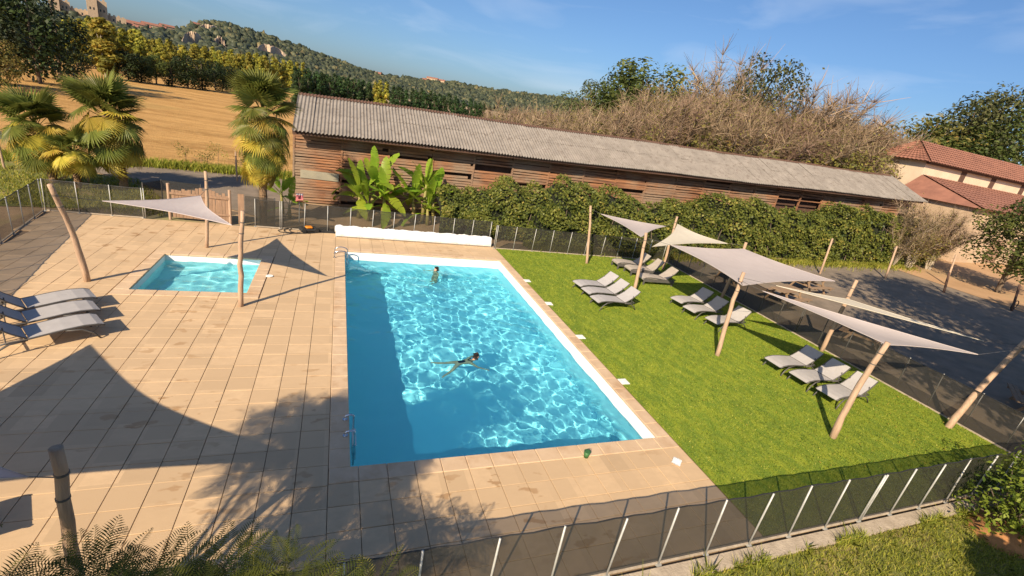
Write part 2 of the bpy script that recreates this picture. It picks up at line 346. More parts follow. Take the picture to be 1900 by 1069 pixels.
for i, (cx, cy, sx, sy) in enumerate(cells):
    dz = random.uniform(-.004, .002)
    if i < 300:
        link('paving_slab', slab_me[0], deck, (cx, cy, dz), (random.gauss(0, .002), random.gauss(0, .002), 0), (sx/PT, sy/PT, 1))
    else:
        h = GAP/2; rest.box(cx-sx/2+h, cx+sx/2-h, cy-sy/2+h, cy+sy/2-h, -.03, dz)
tag(rest.obj('paving_slabs_beyond', M['slab'], deck), kind='stuff')
# coping stones
def coping_run(parent, x0, x1, y0, y1, n, along):
    for i in range(n):
        a, b = i/n, (i+1)/n; gp = .004
        if along == 'x': q = (x0+(x1-x0)*a+gp, x0+(x1-x0)*b-gp, y0, y1)
        else: q = (x0, x1, y0+(y1-y0)*a+gp, y0+(y1-y0)*b-gp)
        MB().box(q[0], q[1], q[2], q[3], -.05, .012+random.uniform(-.002, .002)).obj('coping_stone', M['coping'], parent, bevel=.01)
def basin(name, x0, y0, wd, ln, depth, cw, nl, nw, wz):
    """liner walls and floor with a white band above the water, and a ring of coping stones"""
    x1, y1 = x0+wd, y0-ln; b = MB()
    zt = -.052; zbnd = wz-.05
    for (ax, ay), (bx, by) in (((x0, y0), (x1, y0)), ((x1, y0), (x1, y1)), ((x1, y1), (x0, y1)), ((x0, y1), (x0, y0))):
        b.quad((ax, ay, zbnd), (bx, by, zbnd), (bx, by, -depth), (ax, ay, -depth))
    b.quad((x0, y1, -depth), (x1, y1, -depth), (x1, y0, -depth), (x0, y0, -depth))
    o = struct(name, b, M['liner']); o.cycles.is_caustics_receiver = True
    bw = MB()
    for (ax, ay), (bx, by) in (((x0, y0), (x1, y0)), ((x1, y0), (x1, y1)), ((x1, y1), (x0, y1)), ((x0, y1), (x0, y0))):
        bw.quad((ax, ay, zt+.01), (bx, by, zt+.01), (bx, by, zbnd), (ax, ay, zbnd))
    q = bw.obj('white_band', M['liner_white'], o); q.cycles.is_caustics_receiver = True
    e = .02
    coping_run(o, x0-cw, x1+cw, y0-e, y0+cw, nw, 'x'); coping_run(o, x0-cw, x1+cw, y1-cw, y1+e, nw, 'x')
    coping_run(o, x0-cw, x0+e, y1+e, y0-e, nl, 'y'); coping_run(o, x1-e, x1+cw, y1+e, y0-e, nl, 'y')
    return o
basin('swimming_pool', 0, 0, PXW, -PYL, 1.9, .34, 25, 15, WZ)
basin('paddling_pool', KX, KY, KW, KL, .78, .34, 6, 7, WK)
def water(name, x0, y0, wd, ln, step, seed, amp, tint, wz):
    r = np.random.default_rng(seed); nx, ny = int(wd/step), int(ln/step)
    xs = np.linspace(x0, x0+wd, nx); ys = np.linspace(y0, y0-ln, ny); XX, YY = np.meshgrid(xs, ys); Z = np.zeros_like(XX)
    for i in range(70):
        lam = (r.uniform(.22, .40) if i < 16 else r.uniform(.40, .88)) if i < 56 else r.uniform(1.0, 2.4); a = r.uniform(0, 2*math.pi); k = 2*math.pi/lam
        Z += amp*lam*np.sin(k*(math.cos(a)*XX+math.sin(a)*YY)+r.uniform(0, 6.28)+.35*np.sin(XX*r.uniform(.5, 1.5)+YY*r.uniform(.5, 1.5)))
    V = np.stack([XX, YY, Z+wz], -1); I = np.arange(nx*ny).reshape(ny, nx)
    F = np.stack([I[1:, :-1], I[1:, 1:], I[:-1, 1:], I[:-1, :-1]], -1).reshape(-1, 4)
    o = link(name, fast(name, V, F, water_mat(name, tint), smooth=True)); o['kind'] = 'structure'; o.cycles.is_caustics_caster = True; return o
water('pool_water', 0, 0, PXW, -PYL, .026, 3, .00175, (.57, .95, 1.0), WZ)
water('paddling_water', KX, KY, KW, KL, .026, 5, .0025, (.62, .90, .92), WK)
# ================================================================== BARN
BX0, BX1, BYE, BZE, BS = -2.55, 47.6, 7.18, 3.80, .0360      # eave line: x range, y, height at x = 0, rise along x
BAY = 2.438; BYW = BYE+.85; RW, RH = 3.75, 1.62               # wall plane, run and rise of the roof from eave to ridge
barn = empty('timber_barn', (BX0, BYW, 0), 0, 'long timber drying barn with grey corrugated roof beyond the creeper hedge', 'barn')
def bl(x, y, z): return (x-BX0, y-BYW, z)                      # world -> barn
ez = lambda x: BZE + BS*x
wall = MB()
wall.quad(bl(BX0, BYW+.6, -.2), bl(BX1, BYW+.6, -.2), bl(BX1, BYW+.6, ez(BX1)+.25), bl(BX0, BYW+.6, ez(BX0)+.25))
for x in (BX0, BX1):
    P = [bl(x, BYW+.1, -.2), bl(x, BYW+6.3, -.2), bl(x, BYW+6.3, ez(x)+.1), bl(x, BYW+3.2, ez(x)+RH-.15), bl(x, BYW+.1, ez(x)+.1)]
    wall.quad(*(P if x == BX0 else P[::-1]))
wall.quad(bl(BX0, BYW+6.3, -.2), bl(BX0, BYW+6.3, ez(BX0)), bl(BX1, BYW+6.3, ez(BX1)), bl(BX1, BYW+6.3, -.2))
wall.obj('inner_wall', M['dark_wood'], barn)
seams = [BX0+.02] + [-.193+BAY*i for i in range(20)] + [BX1-.02]
seams = sorted(s for s in seams if BX0 <= s <= BX1)
pl_n = 0; pl_rest = MB(); open_bays = {14: (.62, .85), 15: (.62, .84), 3: (.60, .66), 5: (.40, .46), 4: (.74, .79), 17: (.45, .55), 9: (.3, .36), 18: (.6, .7)}
for i, (a, b) in enumerate(zip(seams[:-1], seams[1:])):
    MB().box(0, .09, -.07, .06, 0, ez(a)).obj('bay_post', M['plank'], barn, loc=bl(a-.045, BYW, -.1))
    nrow = 26; top = (ez(a)+ez(b))/2-.05; st = top/nrow
    for j in range(nrow):
        fr = (j+.5)/nrow
        if i in open_bays and open_bays[i][0] < fr < open_bays[i][1]: continue
        if random.random() < .045: continue
        h = st*random.uniform(.62, .98); z0 = j*st; tl = (b-a)*BS/2
        y0 = -.02-random.uniform(0, .035); tilt = random.gauss(0, .008)
        m = MB() if pl_n < 300 else pl_rest
        x0, x1 = a+.03, b-.03
        if random.random() < .15: x1 -= random.uniform(.0, .35)
        k = len(m.v); zz0, zz1 = z0-tl*.9+tilt, z0+tl*.9-tilt
        m.box(*[bl(x0, 0, 0)[0], bl(x1, 0, 0)[0]], y0, y0+.025, 0, h)
        for q in range(k, k+8):
            v = m.v[q]; t_ = (v[0]-bl(x0, 0, 0)[0])/(x1-x0); m.v[q] = (v[0], v[1] - (.012 if v[2] == 0 else 0), v[2]+zz0+(zz1-zz0)*t_)
        if pl_n < 300: m.obj('plank', M['plank'], barn)
        pl_n += 1
tag(pl_rest.obj('planks_beyond', M['plank'], barn), kind='stuff')
MB().box(0, 1.9, -.085, -.075, 0, .42).obj('metal_patch', M['metal_sheet'], barn, loc=bl(BX0+.35, BYW, 1.28))
fr_ = MB().beam(bl(-.193+BAY*13, BYW-.06, 2.75+BS*32), bl(-.193+BAY*15, BYW-.06, 2.75+BS*36), .06, .07); fr_.obj('opening_sill', M['plank'], barn)
fas = MB().beam(bl(BX0, BYE+.12, ez(BX0)-.10), bl(BX1, BYE+.12, ez(BX1)-.10), .07, .16); fas.obj('eave_beam', M['dark_wood'], barn)
roof = MB()
for s, y1 in ((1, BYE+RW), ):
    roof.quad(bl(BX0, BYE+.03, ez(BX0)-.02), bl(BX1, BYE+.03, ez(BX1)-.02), bl(BX1, y1, ez(BX1)+RH-.05), bl(BX0, y1, ez(BX0)+RH-.05))
    roof.quad(bl(BX0, y1, ez(BX0)+RH-.05), bl(BX1, y1, ez(BX1)+RH-.05), bl(BX1, y1+RW, ez(BX1)), bl(BX0, y1+RW, ez(BX0)))
roof_o = roof.obj('roof', M['dark_wood'], barn)
SW, WV = .885, 5                                              # corrugated sheets: width and waves
def sheet_mesh(run0, run1, lift):
    n = WV*6; V = []; F = []
    for r_, (u, rz_) in enumerate(((run0, lift+.008), ((run0+run1)/2, lift+.004), (run1, lift))):
        for i in range(n+1):
            x = SW*1.02*i/n; zz = .036*math.cos(2*math.pi*WV*i/n)
            V.append((x, RW*u, RH*u+zz+rz_+BS*x))
    for r_ in range(2):
        for i in range(n): k = r_*(n+1)+i; F.append((k, k+1, k+n+2, k+n+1))
    return fast('roof_sheet', V, F, M['roof_sheet'], smooth=True)
sm0, sm1 = sheet_mesh(-.02, .52, .04), sheet_mesh(.5, 1.0, .048)
nsh = int((BX1-BX0)/SW)+1
for i in range(nsh):
    x = BX0+i*SW
    if x+SW > BX1+.3: break
    wob = .03*math.sin(x*.4)+random.uniform(-.008, .008)
    for me in (sm0, sm1): link('roof_sheet', me, roof_o, bl(x, BYE, ez(x)+wob), (random.gauss(0, .003), 0, 0))
rc = MB(); nn = int((BX1-BX0)/.0885); P0 = []
for i in range(nn+1):
    x = BX0+i*.0885; z = ez(x)+RH+.03*math.sin(x*.4)+.07; wv = .022*math.cos(math.pi*i)
    rc.v += [bl(x, BYE+RW-.22, z-.085+wv), bl(x, BYE+RW, z+.03+wv), bl(x, BYE+RW+.22, z-.085+wv)]
for i in range(nn):
    k = 3*i; rc.f += [(k, k+3, k+4, k+1), (k+1, k+4, k+5, k+2)]
rc.obj('ridge_cap', M['dark_wood'], roof_o)

# ================================================================== FENCES
post_me = MB().tube([(0, 0, -.05), (0, 0, 1.2)], .0165, 8).mesh('fence_post', M['steel'], True)
cap_me = MB().tube([(0, 0, 0), (0, 0, .012)], .06, 10).mesh('post_base', M['steel'])
FG = 'mesh fences round the pool garden'
def fence(p0, p1, n, label, hz=1.2, doubles=()):
    p0, p1 = Vector((*p0, 0)), Vector((*p1, 0)); d = p1-p0; Ln = d.length; rz = math.atan2(d.y, d.x)
    o = empty('mesh_fence', p0, rz, label, 'fence', FG); st = Ln/n; tops = [hz-.02+random.uniform(-.015, .01) for _ in range(n+1)]
    for i in range(n+1):
        lean = (random.gauss(0, .012), random.gauss(0, .012), 0)
        q = link('fence_post', post_me, o, (i*st, 0, 0), lean); link('post_base', cap_me, q)
        if i in doubles: link('fence_post', post_me, o, (i*st+.07, 0, 0), lean)
    for i in range(n):
        m = MB(); k = 6
        for j in range(k+1):
            t_ = j/k; x = (i+t_)*st; s_ = .007*4*t_*(1-t_); zt = tops[i]*(1-t_)+tops[i+1]*t_-s_
            m.v += [(x, .024, .03), (x, .024+.01*math.sin(3*t_*math.pi), zt)]
        for j in range(k): m.f.append((2*j, 2*j+2, 2*j+3, 2*j+1))
        pn = m.obj('mesh_panel', M['net'], o)
        MB().tube([m.v[2*j+1] for j in range(k+1)], .012, 5).obj('hem', M['black'], pn)
    MB().beam((0, .03, .02), (Ln, .03, .02), .05, .04).obj('footing', M['concrete'], o)
    return o
fence((-6.1, -15.12), (17.42, -15.14), 24, 'dark mesh pool fence between the lawn kerb and the paved deck', doubles=(6, 16))
fence((17.44, -15.0), (17.44, 1.75), 17, 'dark mesh pool fence between the turf and the car park', doubles=(8,))
fence((7.02, 1.84), (17.3, 1.84), 10, 'dark mesh pool fence along the turf in front of the creeper hedge', doubles=(0,))
fence((-3.55, 2.46), (6.92, 2.46), 11, 'dark mesh pool fence behind the white pool cover roll', doubles=(1,))
fence((-10.44, 2.44), (-7.45, 2.44), 3, 'short mesh pool fence by the leaning crooked pole', doubles=(3,))
fence((fence_x(-8), -8), (fence_x(2.3), 2.3), 11, 'mesh pool fence on the grass side of the paved deck')
# screened bay and wooden gate at the pool entrance
sc = empty('mesh_screen', (-7.4, 2.5, 0), 0, 'dark mesh screen panels beside the wooden gate', 'screen')
for a, b in (((0, 0), (.35, .9)), ((.35, .9), (1.75, .75))):
    m = MB(); m.quad((a[0], a[1], .03), (b[0], b[1], .03), (b[0], b[1], 1.38), (a[0], a[1], 1.38)); m.obj('mesh_panel', M['net'], sc)
for a in ((0, 0), (.35, .9), (1.75, .75)): MB().tube([(a[0], a[1], -.05), (a[0], a[1], 1.4)], .022, 8).obj('post', M['frame'], sc)
gt = empty('wooden_gate', (-6.55, 2.75, 0), R(-3), 'rustic wooden plank gate in the pool fence', 'gate')
for i in range(17):
    h = 1.28+random.uniform(-.06, .10) - .10*abs(i-8)/8
    MB().box(0, .112, -.012, .012, .05, h).obj('board', M['gatewood'], gt, loc=(i*.118, random.uniform(-.008, .008), 0), rot=(0, random.gauss(0, .012), 0), bevel=.003)
for z in (.3, 1.0): MB().box(-.05, 2.05, -.055, -.014, z, z+.09).obj('rail', M['gatewood'], gt, bevel=.004)
for x in (-.1, 2.05): MB().tube([(x, 0, -.1), (x, 0, 1.42)], .055, 10).obj('gate_post', M['wood_pole'], gt)
gt2 = empty('board_screen', (-4.2, 2.62, 0), 0, 'pale board upright with mesh panel between gate and palm', 'screen')
MB().box(0, .22, -.015, .015, .03, 1.3).obj('board', M['gatewood'], gt2); MB().quad((.25, 0, .03), (1.35, 0, .03), (1.35, 0, 1.25), (.25, 0, 1.25)).obj('mesh_panel', M['net'], gt2)
MB().tube([(1.37, 0, 0), (1.37, 0, 1.28)], .022, 8).obj('post', M['frame'], gt2)

# ================================================================== POLES AND SAILS
def pole(base, top, rad, label, group, bend=.06, seed=0, over=0.):
    r_ = random.Random(seed); b, t_ = Vector(base), Vector(top); n = 9; pts = []; rr = []
    ph = r_.uniform(0, 6.28); ax = (t_-b).normalized().orthogonal()
    ax.rotate(Quaternion((t_-b).normalized(), ph))
    for i in range(n+1):
        q = i/n; p_ = b.lerp(t_, q) + ax*bend*math.sin(q*math.pi)*1.0 + Vector((r_.gauss(0, .008), r_.gauss(0, .008), 0)); pts.append(p_-b); rr.append(rad*(1.12-.26*q)*(1+r_.gauss(0, .035)))
    pts[0] = pts[0]-Vector((0, 0, .15))
    m = MB().tube(pts, rr, 12); o = empty('sail_pole', b, 0, label, 'pole', group)
    m.obj('trunk', M['wood_pole'], o, smooth=True)
    for q in (.93, .86):
        i = int(q*n); c = pts[i]; MB().tube([c+Vector((0, 0, -.012)), c+Vector((0, 0, .012))], rr[i]+.006, 12).obj('rope_lashing', M['frame'], o)
    return o
PGD = 'crooked poles round the paddling pool'; PGT = 'slanting poles on the turf'
top = lambda x, y, z: px(x, y, z)
p1t, p2t, p3t = top(92, 343, 2.8), top(381, 318, 2.75), top(450, 392, 2.78)
pole((-6.74, -4.14, 0), p1t, .068, 'long leaning crooked wooden pole on the deck beside the loungers', PGD, .12, 1)
pole((-4.67, -.66, 0), p2t, .055, 'straight wooden pole behind the paddling pool near the gate', PGD, .03, 2)
pole((-2.77, -5.59, 0), p3t, .062, 'wooden pole at the near right corner of the paddling pool', PGD, .05, 3)
npt = top(105, 832, 2.7); pole((npt.x-.02, npt.y-.12, 0), npt, .062, 'thick wooden pole rising out of the feathery mimosa shrub', PGD, .03, 4)
f1, f2, f3, f4 = top(1096, 382, 2.8), top(1199, 432, 2.75), top(1380, 505, 2.85), top(1648, 635, 2.8)
b1, b2, b3, b4 = top(1257, 402, 2.85), top(1385, 450, 2.85), top(1590, 520, 2.9), top(1912, 625, 3.0)
pole((11.58, .42, 0), f1, .062, 'upright wooden pole at the far corner of the turf', PGT, .03, 5)
pole((11.5, -3.9, 0), f2, .068, 'wooden pole rising from beside the backrest of a grey lounger', PGT, .03, 6)
pole((11.8, -8.72, 0), f3, .068, 'slanting pole holding the front corner of the big quad sail', PGT, .03, 7)
pole((11.88, -12.89, 0), f4, .072, 'thick slanting pole in front of the loungers under the long lilac sail', PGT, .05, 8)
pole((16.15, .2, 0), b1, .065, 'wooden pole under the cream sail beside the car park fence', PGT, .04, 9)
pole((16.7, -3.6, 0), b2, .068, 'shaded pole behind the big quad sail', PGT, .04, 10)
pole((17.2, -8.5, 0), b3, .072, 'pole at the fence reaching through the long cream sail', PGT, .05, 11)
pole((16.72, -13.0, 0), b4, .08, 'thick bent pole leaning outward at the near corner of the turf', PGT, -.14, 12)
def sail(name, C, label, mat, sag=.10, conc=.13, ties=(), n=14):
    C = [Vector(c) for c in C]; cen = sum(C, Vector())/len(C); o = empty(name, C[0], 0, label, 'sail', 'shade sails'); V = []; F = []
    if len(C) == 3:
        idx = {}
        for i in range(n+1):
            for j in range(n+1-i):
                a, b = i/n, j/n; c = 1-a-b; P = C[0]*a+C[1]*b+C[2]*c
                wgt = conc*4*(a*b*(1-c)**2+b*c*(1-a)**2+c*a*(1-b)**2); P = P.lerp(cen, min(.9, wgt)) - Vector((0, 0, sag*27*a*b*c))
                idx[i, j] = len(V); V.append(P-C[0])
        for i in range(n):
            for j in range(n-i):
                F.append((idx[i, j], idx[i+1, j], idx[i, j+1]))
                if j < n-i-1: F.append((idx[i+1, j], idx[i+1, j+1], idx[i, j+1]))
        rim = [idx[i, 0] for i in range(n, -1, -1)] + [idx[0, j] for j in range(1, n+1)] + [idx[i, n-i] for i in range(1, n+1)]
    else:
        for i in range(n+1):
            for j in range(n+1):
                a, b = i/n, j/n; P = (C[0]*(1-a)+C[1]*a)*(1-b)+(C[3]*(1-a)+C[2]*a)*b
                ea, eb = 4*a*(1-a)*abs(2*b-1)**1.5, 4*b*(1-b)*abs(2*a-1)**1.5
                P = P.lerp(cen, min(.8, conc*(ea+eb))) - Vector((0, 0, sag*16*a*(1-a)*b*(1-b))); V.append(P-C[0])
        for i in range(n):
            for j in range(n): k = i*(n+1)+j; F.append((k, k+n+1, k+n+2, k+1))
        rim = [i*(n+1) for i in range(n+1)]+[n*(n+1)+j for j in range(1, n+1)]+[i*(n+1)+n for i in range(n-1, -1, -1)]+[j for j in range(n-1, -1, -1)]
    link('cloth', fast('cloth', V, F, mat, smooth=True), o)
    MB().tube([V[i] for i in rim], .011, 5).obj('edge_hem', mat, o)
    for i, t_ in ties: MB().tube([C[i]-C[0], Vector(t_)-C[0]], .007, 5).obj('tie_rope', M['frame'], o)
    return o
dz = lambda v, z: Vector((v[0], v[1], v[2]-z))
sail('shade_sail', [px(190, 373, 2.3), px(372, 363, 2.0), px(430, 418, 2.32)], 'lilac grey triangular sail over the paddling pool', M['sail'], .06, .20, ((0, dz(p1t, .25)), (1, dz(p2t, .6)), (2, dz(p3t, .38))))
sail('shade_sail', [(-8.0, -10.63, 2.6), (-3.05, -14.50, 2.3), (-10.85, -15.0, 2.3)], 'large sail over the deck by the thick pole in the mimosa', M['sail'], .12, .24, ((1, dz(npt, .35)),))
sail('shade_sail', [px(1115, 397, 2.6), px(1236, 420, 2.3), px(1190, 440, 2.4)], 'small lilac triangular sail nearest the creeper hedge corner', M['sail'], .1, .16, ((0, dz(f1, .15)), (1, dz(b1, .3)), (2, dz(f2, .1))))
sail('shade_sail', [px(1257, 416, 2.6), px(1210, 458, 2.3), px(1350, 452, 2.55)], 'cream triangular sail above the taupe loungers', M['sail_cream'], .1, .22, ((1, dz(f2, .3)), (2, dz(b2, .15))))
sail('shade_sail', [px(1245, 455, 2.6), px(1380, 462, 2.6), px(1550, 522, 2.5), px(1378, 530, 2.5)], 'big four cornered lilac sail in the middle of the turf', M['sail'], .12, .10, ((0, dz(f2, .2)), (2, dz(b3, .3)), (3, dz(f3, .3))))
sail('shade_sail', [px(1440, 530, 2.62), px(1573, 555, 2.3), px(1825, 633, 2.45)], 'long narrow cream sail along the car park fence', M['sail_cream'], .06, .13, ((0, dz(f3, .2)), (2, dz(b4, .3))))
sail('shade_sail', [px(1415, 540, 2.55), px(1646, 640, 2.65), px(1815, 658, 2.45)], 'long lilac sail tied to the thick slanting pole', M['sail'], .10, .10, ((0, dz(f3, .3)), (2, dz(b4, .4))))

# ================================================================== SUN LOUNGERS
def sling(name, prof, wd, th, mat):
    m = MB(); n = len(prof)
    for x, z in prof: m.v += [(x, -wd/2, z), (x, wd/2, z), (x, wd/2, z-th), (x, -wd/2, z-th)]
    for i in range(n-1):
        k = 4*i
        for a, b in ((0, 1), (1, 2), (2, 3), (3, 0)): m.f.append((k+a, k+b, k+4+b, k+4+a))
    m.f += [(3, 2, 1, 0), tuple(4*(n-1)+q for q in range(4))]
    return m.mesh(name, mat, False)
def make_lounger(kind, ang, label, group):
    o = empty('sun_lounger', (0, 0, 0), 0, label, 'sun lounger', group); cloth = M['sling'] if kind == 0 else M['sling_dark']; wd = .60
    hz = .36; seat = [(0, hz-.05), (.12, hz-.005), (.35, hz+.02), (.65, hz+.01), (.95, hz-.02), (1.22, hz-.045)]
    ca, sa = math.cos(ang), math.sin(ang); bx, bz = 1.24, hz-.045
    back = [(bx+.78*t_*ca-.05*math.sin(t_*math.pi)*-sa, bz+.78*t_*sa-.04*math.sin(t_*math.pi)*ca) for t_ in (0, .2, .4, .6, .8, 1)]
    link('seat', sling('seat', seat, wd, .016 if kind == 0 else .07, cloth), o)
    bo = link('backrest', sling('backrest', back, wd, .016 if kind == 0 else .06, cloth), o)
    for s in (-1, 1):
        y = s*(wd/2+.018)
        MB().tube([(x, y, z-.012) for x, z in seat]+[(1.5, y, hz-.06), (1.72, y, hz-.085)], .02, 7).obj('side_rail', M['frame'], o, smooth=True)
        MB().tube([(x, y*.985, z-.006) for x, z in back], .016, 7).obj('back_rail', M['frame'], bo, smooth=True)
        if kind == 0:
            MB().tube([(.10, y+s*.03, 0), (.22, y+s*.015, .17), (.40, y, .29), (.66, y, hz-.03)], [.019, .02, .022, .018], 7).obj('leg', M['frame'], o, smooth=True)
            MB().tube([(1.82, y+s*.03, 0), (1.70, y+s*.015, .16), (1.52, y, .26), (1.24, y, hz-.08)], [.019, .02, .022, .018], 7).obj('leg', M['frame'], o, smooth=True)
        else:
            MB().box(.03, .09, y-.03, y+.03, 0, hz-.05).obj('leg', M['frame'], o); MB().box(1.62, 1.68, y-.03, y+.03, 0, hz-.08).obj('leg', M['frame'], o)
            MB().box(.02, 1.75, y-.012, y+.012, hz-.2, hz-.06).obj('side_board', M['frame'], o)
        MB().tube([(bx+.45*ca, y*.9, bz+.45*sa), (1.55, y*.9, hz-.09)], .012, 6).obj('back_strut', M['frame'], bo)
    for x in (.06, 1.25, 1.7): MB().tube([(x, -wd/2, hz-.055), (x, wd/2, hz-.055)], .016, 7).obj('crossbar', M['frame'], o)
    return o
def set_row(proto, spots, labels, group):
    for i, ((x, y, a), lb) in enumerate(zip(spots, labels)):
        o = proto if i == 0 else copy_tree(proto); o.location = (x, y, 0); o.rotation_euler.z = R(a); o['label'] = lb; o['group'] = group
row = lambda what: [what % q for q in ('first', 'middle', 'last')]
set_row(make_lounger(0, R(36), 'x', 'x'), [(9.02, -3.35, 7), (9.02, -4.12, 5), (8.98, -4.95, 4)],
        ['grey lounger of the row nearest the pool, farthest from the camera fence'.replace('the camera fence', 'the lawn fence'), 'grey lounger in the middle of the row nearest the pool', 'grey lounger of the row nearest the pool, beside the open turf'], 'grey loungers nearest the pool')
set_row(make_lounger(1, R(42), 'x', 'x'), [(13.0, .15, -3), (13.2, -.75, -2), (13.15, -1.92, -2)],
        ['taupe box framed lounger closest to the creeper hedge', 'taupe box framed lounger between two others behind a pole', 'taupe box framed lounger farthest from the creeper hedge'], 'taupe loungers under the cream sail')
set_row(make_lounger(0, R(33), 'x', 'x'), [(13.05, -4.75, 10), (12.98, -5.65, 8), (13.25, -6.68, 10)],
        ['grey lounger beside the shaded pole behind the big quad sail', 'middle grey lounger in the shade edge of the big quad sail', 'grey lounger crossed by the shadow of the slanting pole'], 'grey loungers under the big quad sail')
set_row(make_lounger(0, R(33), 'x', 'x'), [(13.1, -9.72, 3), (13.2, -10.6, 3), (13.3, -11.5, 6)],
        ['grey lounger with half shaded backrest by the long lilac sail', 'middle grey lounger in the row by the thick slanting pole', 'grey lounger just behind the thick slanting pole'], 'grey loungers by the thick slanting pole')
set_row(make_lounger(0, R(46), 'x', 'x'), [(-6.02, -5.68, 214), (-5.70, -6.38, 214), (-5.36, -7.12, 214), (-4.55, -12.85, 205)],
        ['grey lounger on the paving nearest the paddling pool', 'middle of three grey loungers on the paving', 'grey lounger on the paving with a pole shadow across its seat', 'grey lounger on the paving under the large deck sail'], 'grey loungers on the paved deck')

# ================================================================== POOL FITTINGS
cv = empty('pool_cover_roll', (-.35, 2.05, 0), R(1.6), 'rolled white pool cover under a tarp behind the swimming pool', 'pool cover')
V = []; F = []; n = 90; k = 14; Ln = 7.25; r_ = np.random.default_rng(4)
for i in range(n+1):
    x = Ln*i/n; wr = .018*math.sin(x*9+1.3*math.sin(x*2))+r_.normal(0, .008)
    for j in range(k+1):
        a = math.pi*(1.12-1.24*j/k); ry, rz_ = .23+wr*.6, .30+wr*math.sin(a)
        V.append((x, ry*math.cos(a)*(1.15 if math.sin(a) < .3 else 1), .16+max(-.1, rz_*math.sin(a)*1.05)))
for i in range(n):
    for j in range(k): q = i*(k+1)+j; F.append((q, q+k+1, q+k+2, q+1))
link('tarp', fast('tarp', V, F, M['white'], smooth=True), cv)
MB().tube([(-.04, 0, .3), (Ln+.04, 0, .3)], .14, 14).obj('roller', M['white'], cv)
for x in (.02, Ln-.02):
    MB().beam((x, -.26, .02), (x, .26, .02), .06, .04).obj('stand_foot', M['steel'], cv); MB().tube([(x, 0, .02), (x, 0, .34)], .025, 8).obj('stand_leg', M['steel'], cv)
MB().beam((0, -.22, .05), (Ln, -.22, .05), .03, .05).obj('bottom_bar', M['steel'], cv)
def ladder(loc, rz, label, hh=.26, xr=.42):
    o = empty('pool_ladder', loc, rz, label, 'ladder', 'pool ladders')
    for y in (-.25, .25):
        P = [(-xr, y, -.02), (-xr, y, hh*.6)]
        for i in range(9): a = math.pi*i/8; P.append((.05-(xr+.05)/2-(xr+.05)/2*math.cos(a), y, hh*.6+hh*.5*math.sin(a)))
        P += [(.05, y, -.1), (.05, y, -.9)]
        MB().tube(P, .021, 8).obj('rail', M['chrome'], o, smooth=True); MB().tube([(-xr, y, 0), (-xr, y, .02)], .05, 10).obj('flange', M['chrome'], o)
    for z in (-.25, -.5, -.75): MB().box(.02, .10, -.25, .25, z-.015, z+.015).obj('tread', M['white'], o, bevel=.005)
    return o
ladder((.06, -.75, .012), 0, 'stainless pool ladder at the corner near the pool cover roll')
ladder((.06, -11.2, .012), 0, 'stainless pool ladder in the tree shade at the near corner', .1, .12)
for i, (x, y) in enumerate([(7.18, -2.5), (7.19, -4.8), (7.20, -7.42), (7.23, -10.02)]):
    o = empty('inspection_cover', (x, y, .004), R(random.uniform(-3, 3)), ('white square lid beside the coping, closest to the pool cover roll', 'white square lid beside the coping, level with the grey loungers nearest the pool', 'white square lid beside the coping, level with the swimmer', 'white square lid beside the coping, closest to the near end of the pool')[i], 'lid', 'white lids along the coping')
    MB().box(-.13, .13, -.13, .13, 0, .02).obj('plate', M['white'], o, bevel=.006); MB().tube([(0, 0, .02), (0, 0, .026)], .05, 10).obj('knob', M['white'], o)
o = empty('skimmer_lid', (px(500, 513).x, px(500, 513).y, .012), 0, 'small white round lid beside the paddling pool coping', 'lid'); MB().tube([(0, 0, 0), (0, 0, .014)], .11, 18).obj('plate', M['white'], o); MB().tube([(0, 0, .014), (0, 0, .02)], .03, 10).obj('knob', M['white'], o)
o = empty('water_bottle', px(1255, 858, .0), R(40), 'small white cloth left on the paving near the turf', 'towel')
V = []; F = []; n = 12
for i in range(n+1):
    for j in range(n+1):
        x, y = (i/n-.5)*.24, (j/n-.5)*.18; V.append((x+random.gauss(0, .004), y+random.gauss(0, .004), .028+.018*math.sin(x*24)*math.cos(y*21)+random.gauss(0, .002)))
for i in range(n):
    for j in range(n): q = i*(n+1)+j; F.append((q, q+n+1, q+n+2, q+1))
o.name = 'towel'; link('cloth', fast('cloth', V, F, M['white'], smooth=True), o)
o = empty('bucket', px(1087, 848), 0, 'small dark green bucket on the paving beside the pool coping', 'bucket')
bk = MB(); bk.tube([(0, 0, 0), (0, 0, .20)], [.07, .095], 14).obj('pail', M['green_plastic'], o, smooth=True); MB().tube([(0, 0, .2), (0, 0, .21)], .1, 14).obj('rim', M['green_plastic'], o)
MB().tube([(-.1, 0, .2), (-.08, 0, .27), (0, 0, .31), (.08, 0, .27), (.1, 0, .2)], .006, 5).obj('handle', M['black'], o); o.scale = (.7,)*3
rb = empty('pool_robot', (px(573, 430).x, px(573, 430).y, 0), R(20), 'black pool cleaning robot with orange cover by the fence', 'pool robot')
MB().box(-.32, .32, -.2, .2, .03, .16).obj('body', M['black'], rb, bevel=.04)
MB().box(-.15, .15, -.14, .14, .16, .25).obj('cover', M['orange'], rb, bevel=.05)
for x in (-.27, .27): MB().tube([(x, -.23, .1), (x, .23, .1)], .095, 12).obj('brush_roller', M['black'], rb)
MB().tube([(-.3+.6*math.cos(a*.5)*(.6+.03*a), .1+.42*math.sin(a*.5), .03) for a in range(0, 40)], .016, 6).obj('cable', M['black'], rb)
cu = empty('tarpaulin', px(600, 428), 0, 'dark tarpaulin heap lying by the end of the pool cover', 'tarpaulin')
V = []; F = []; n = 16
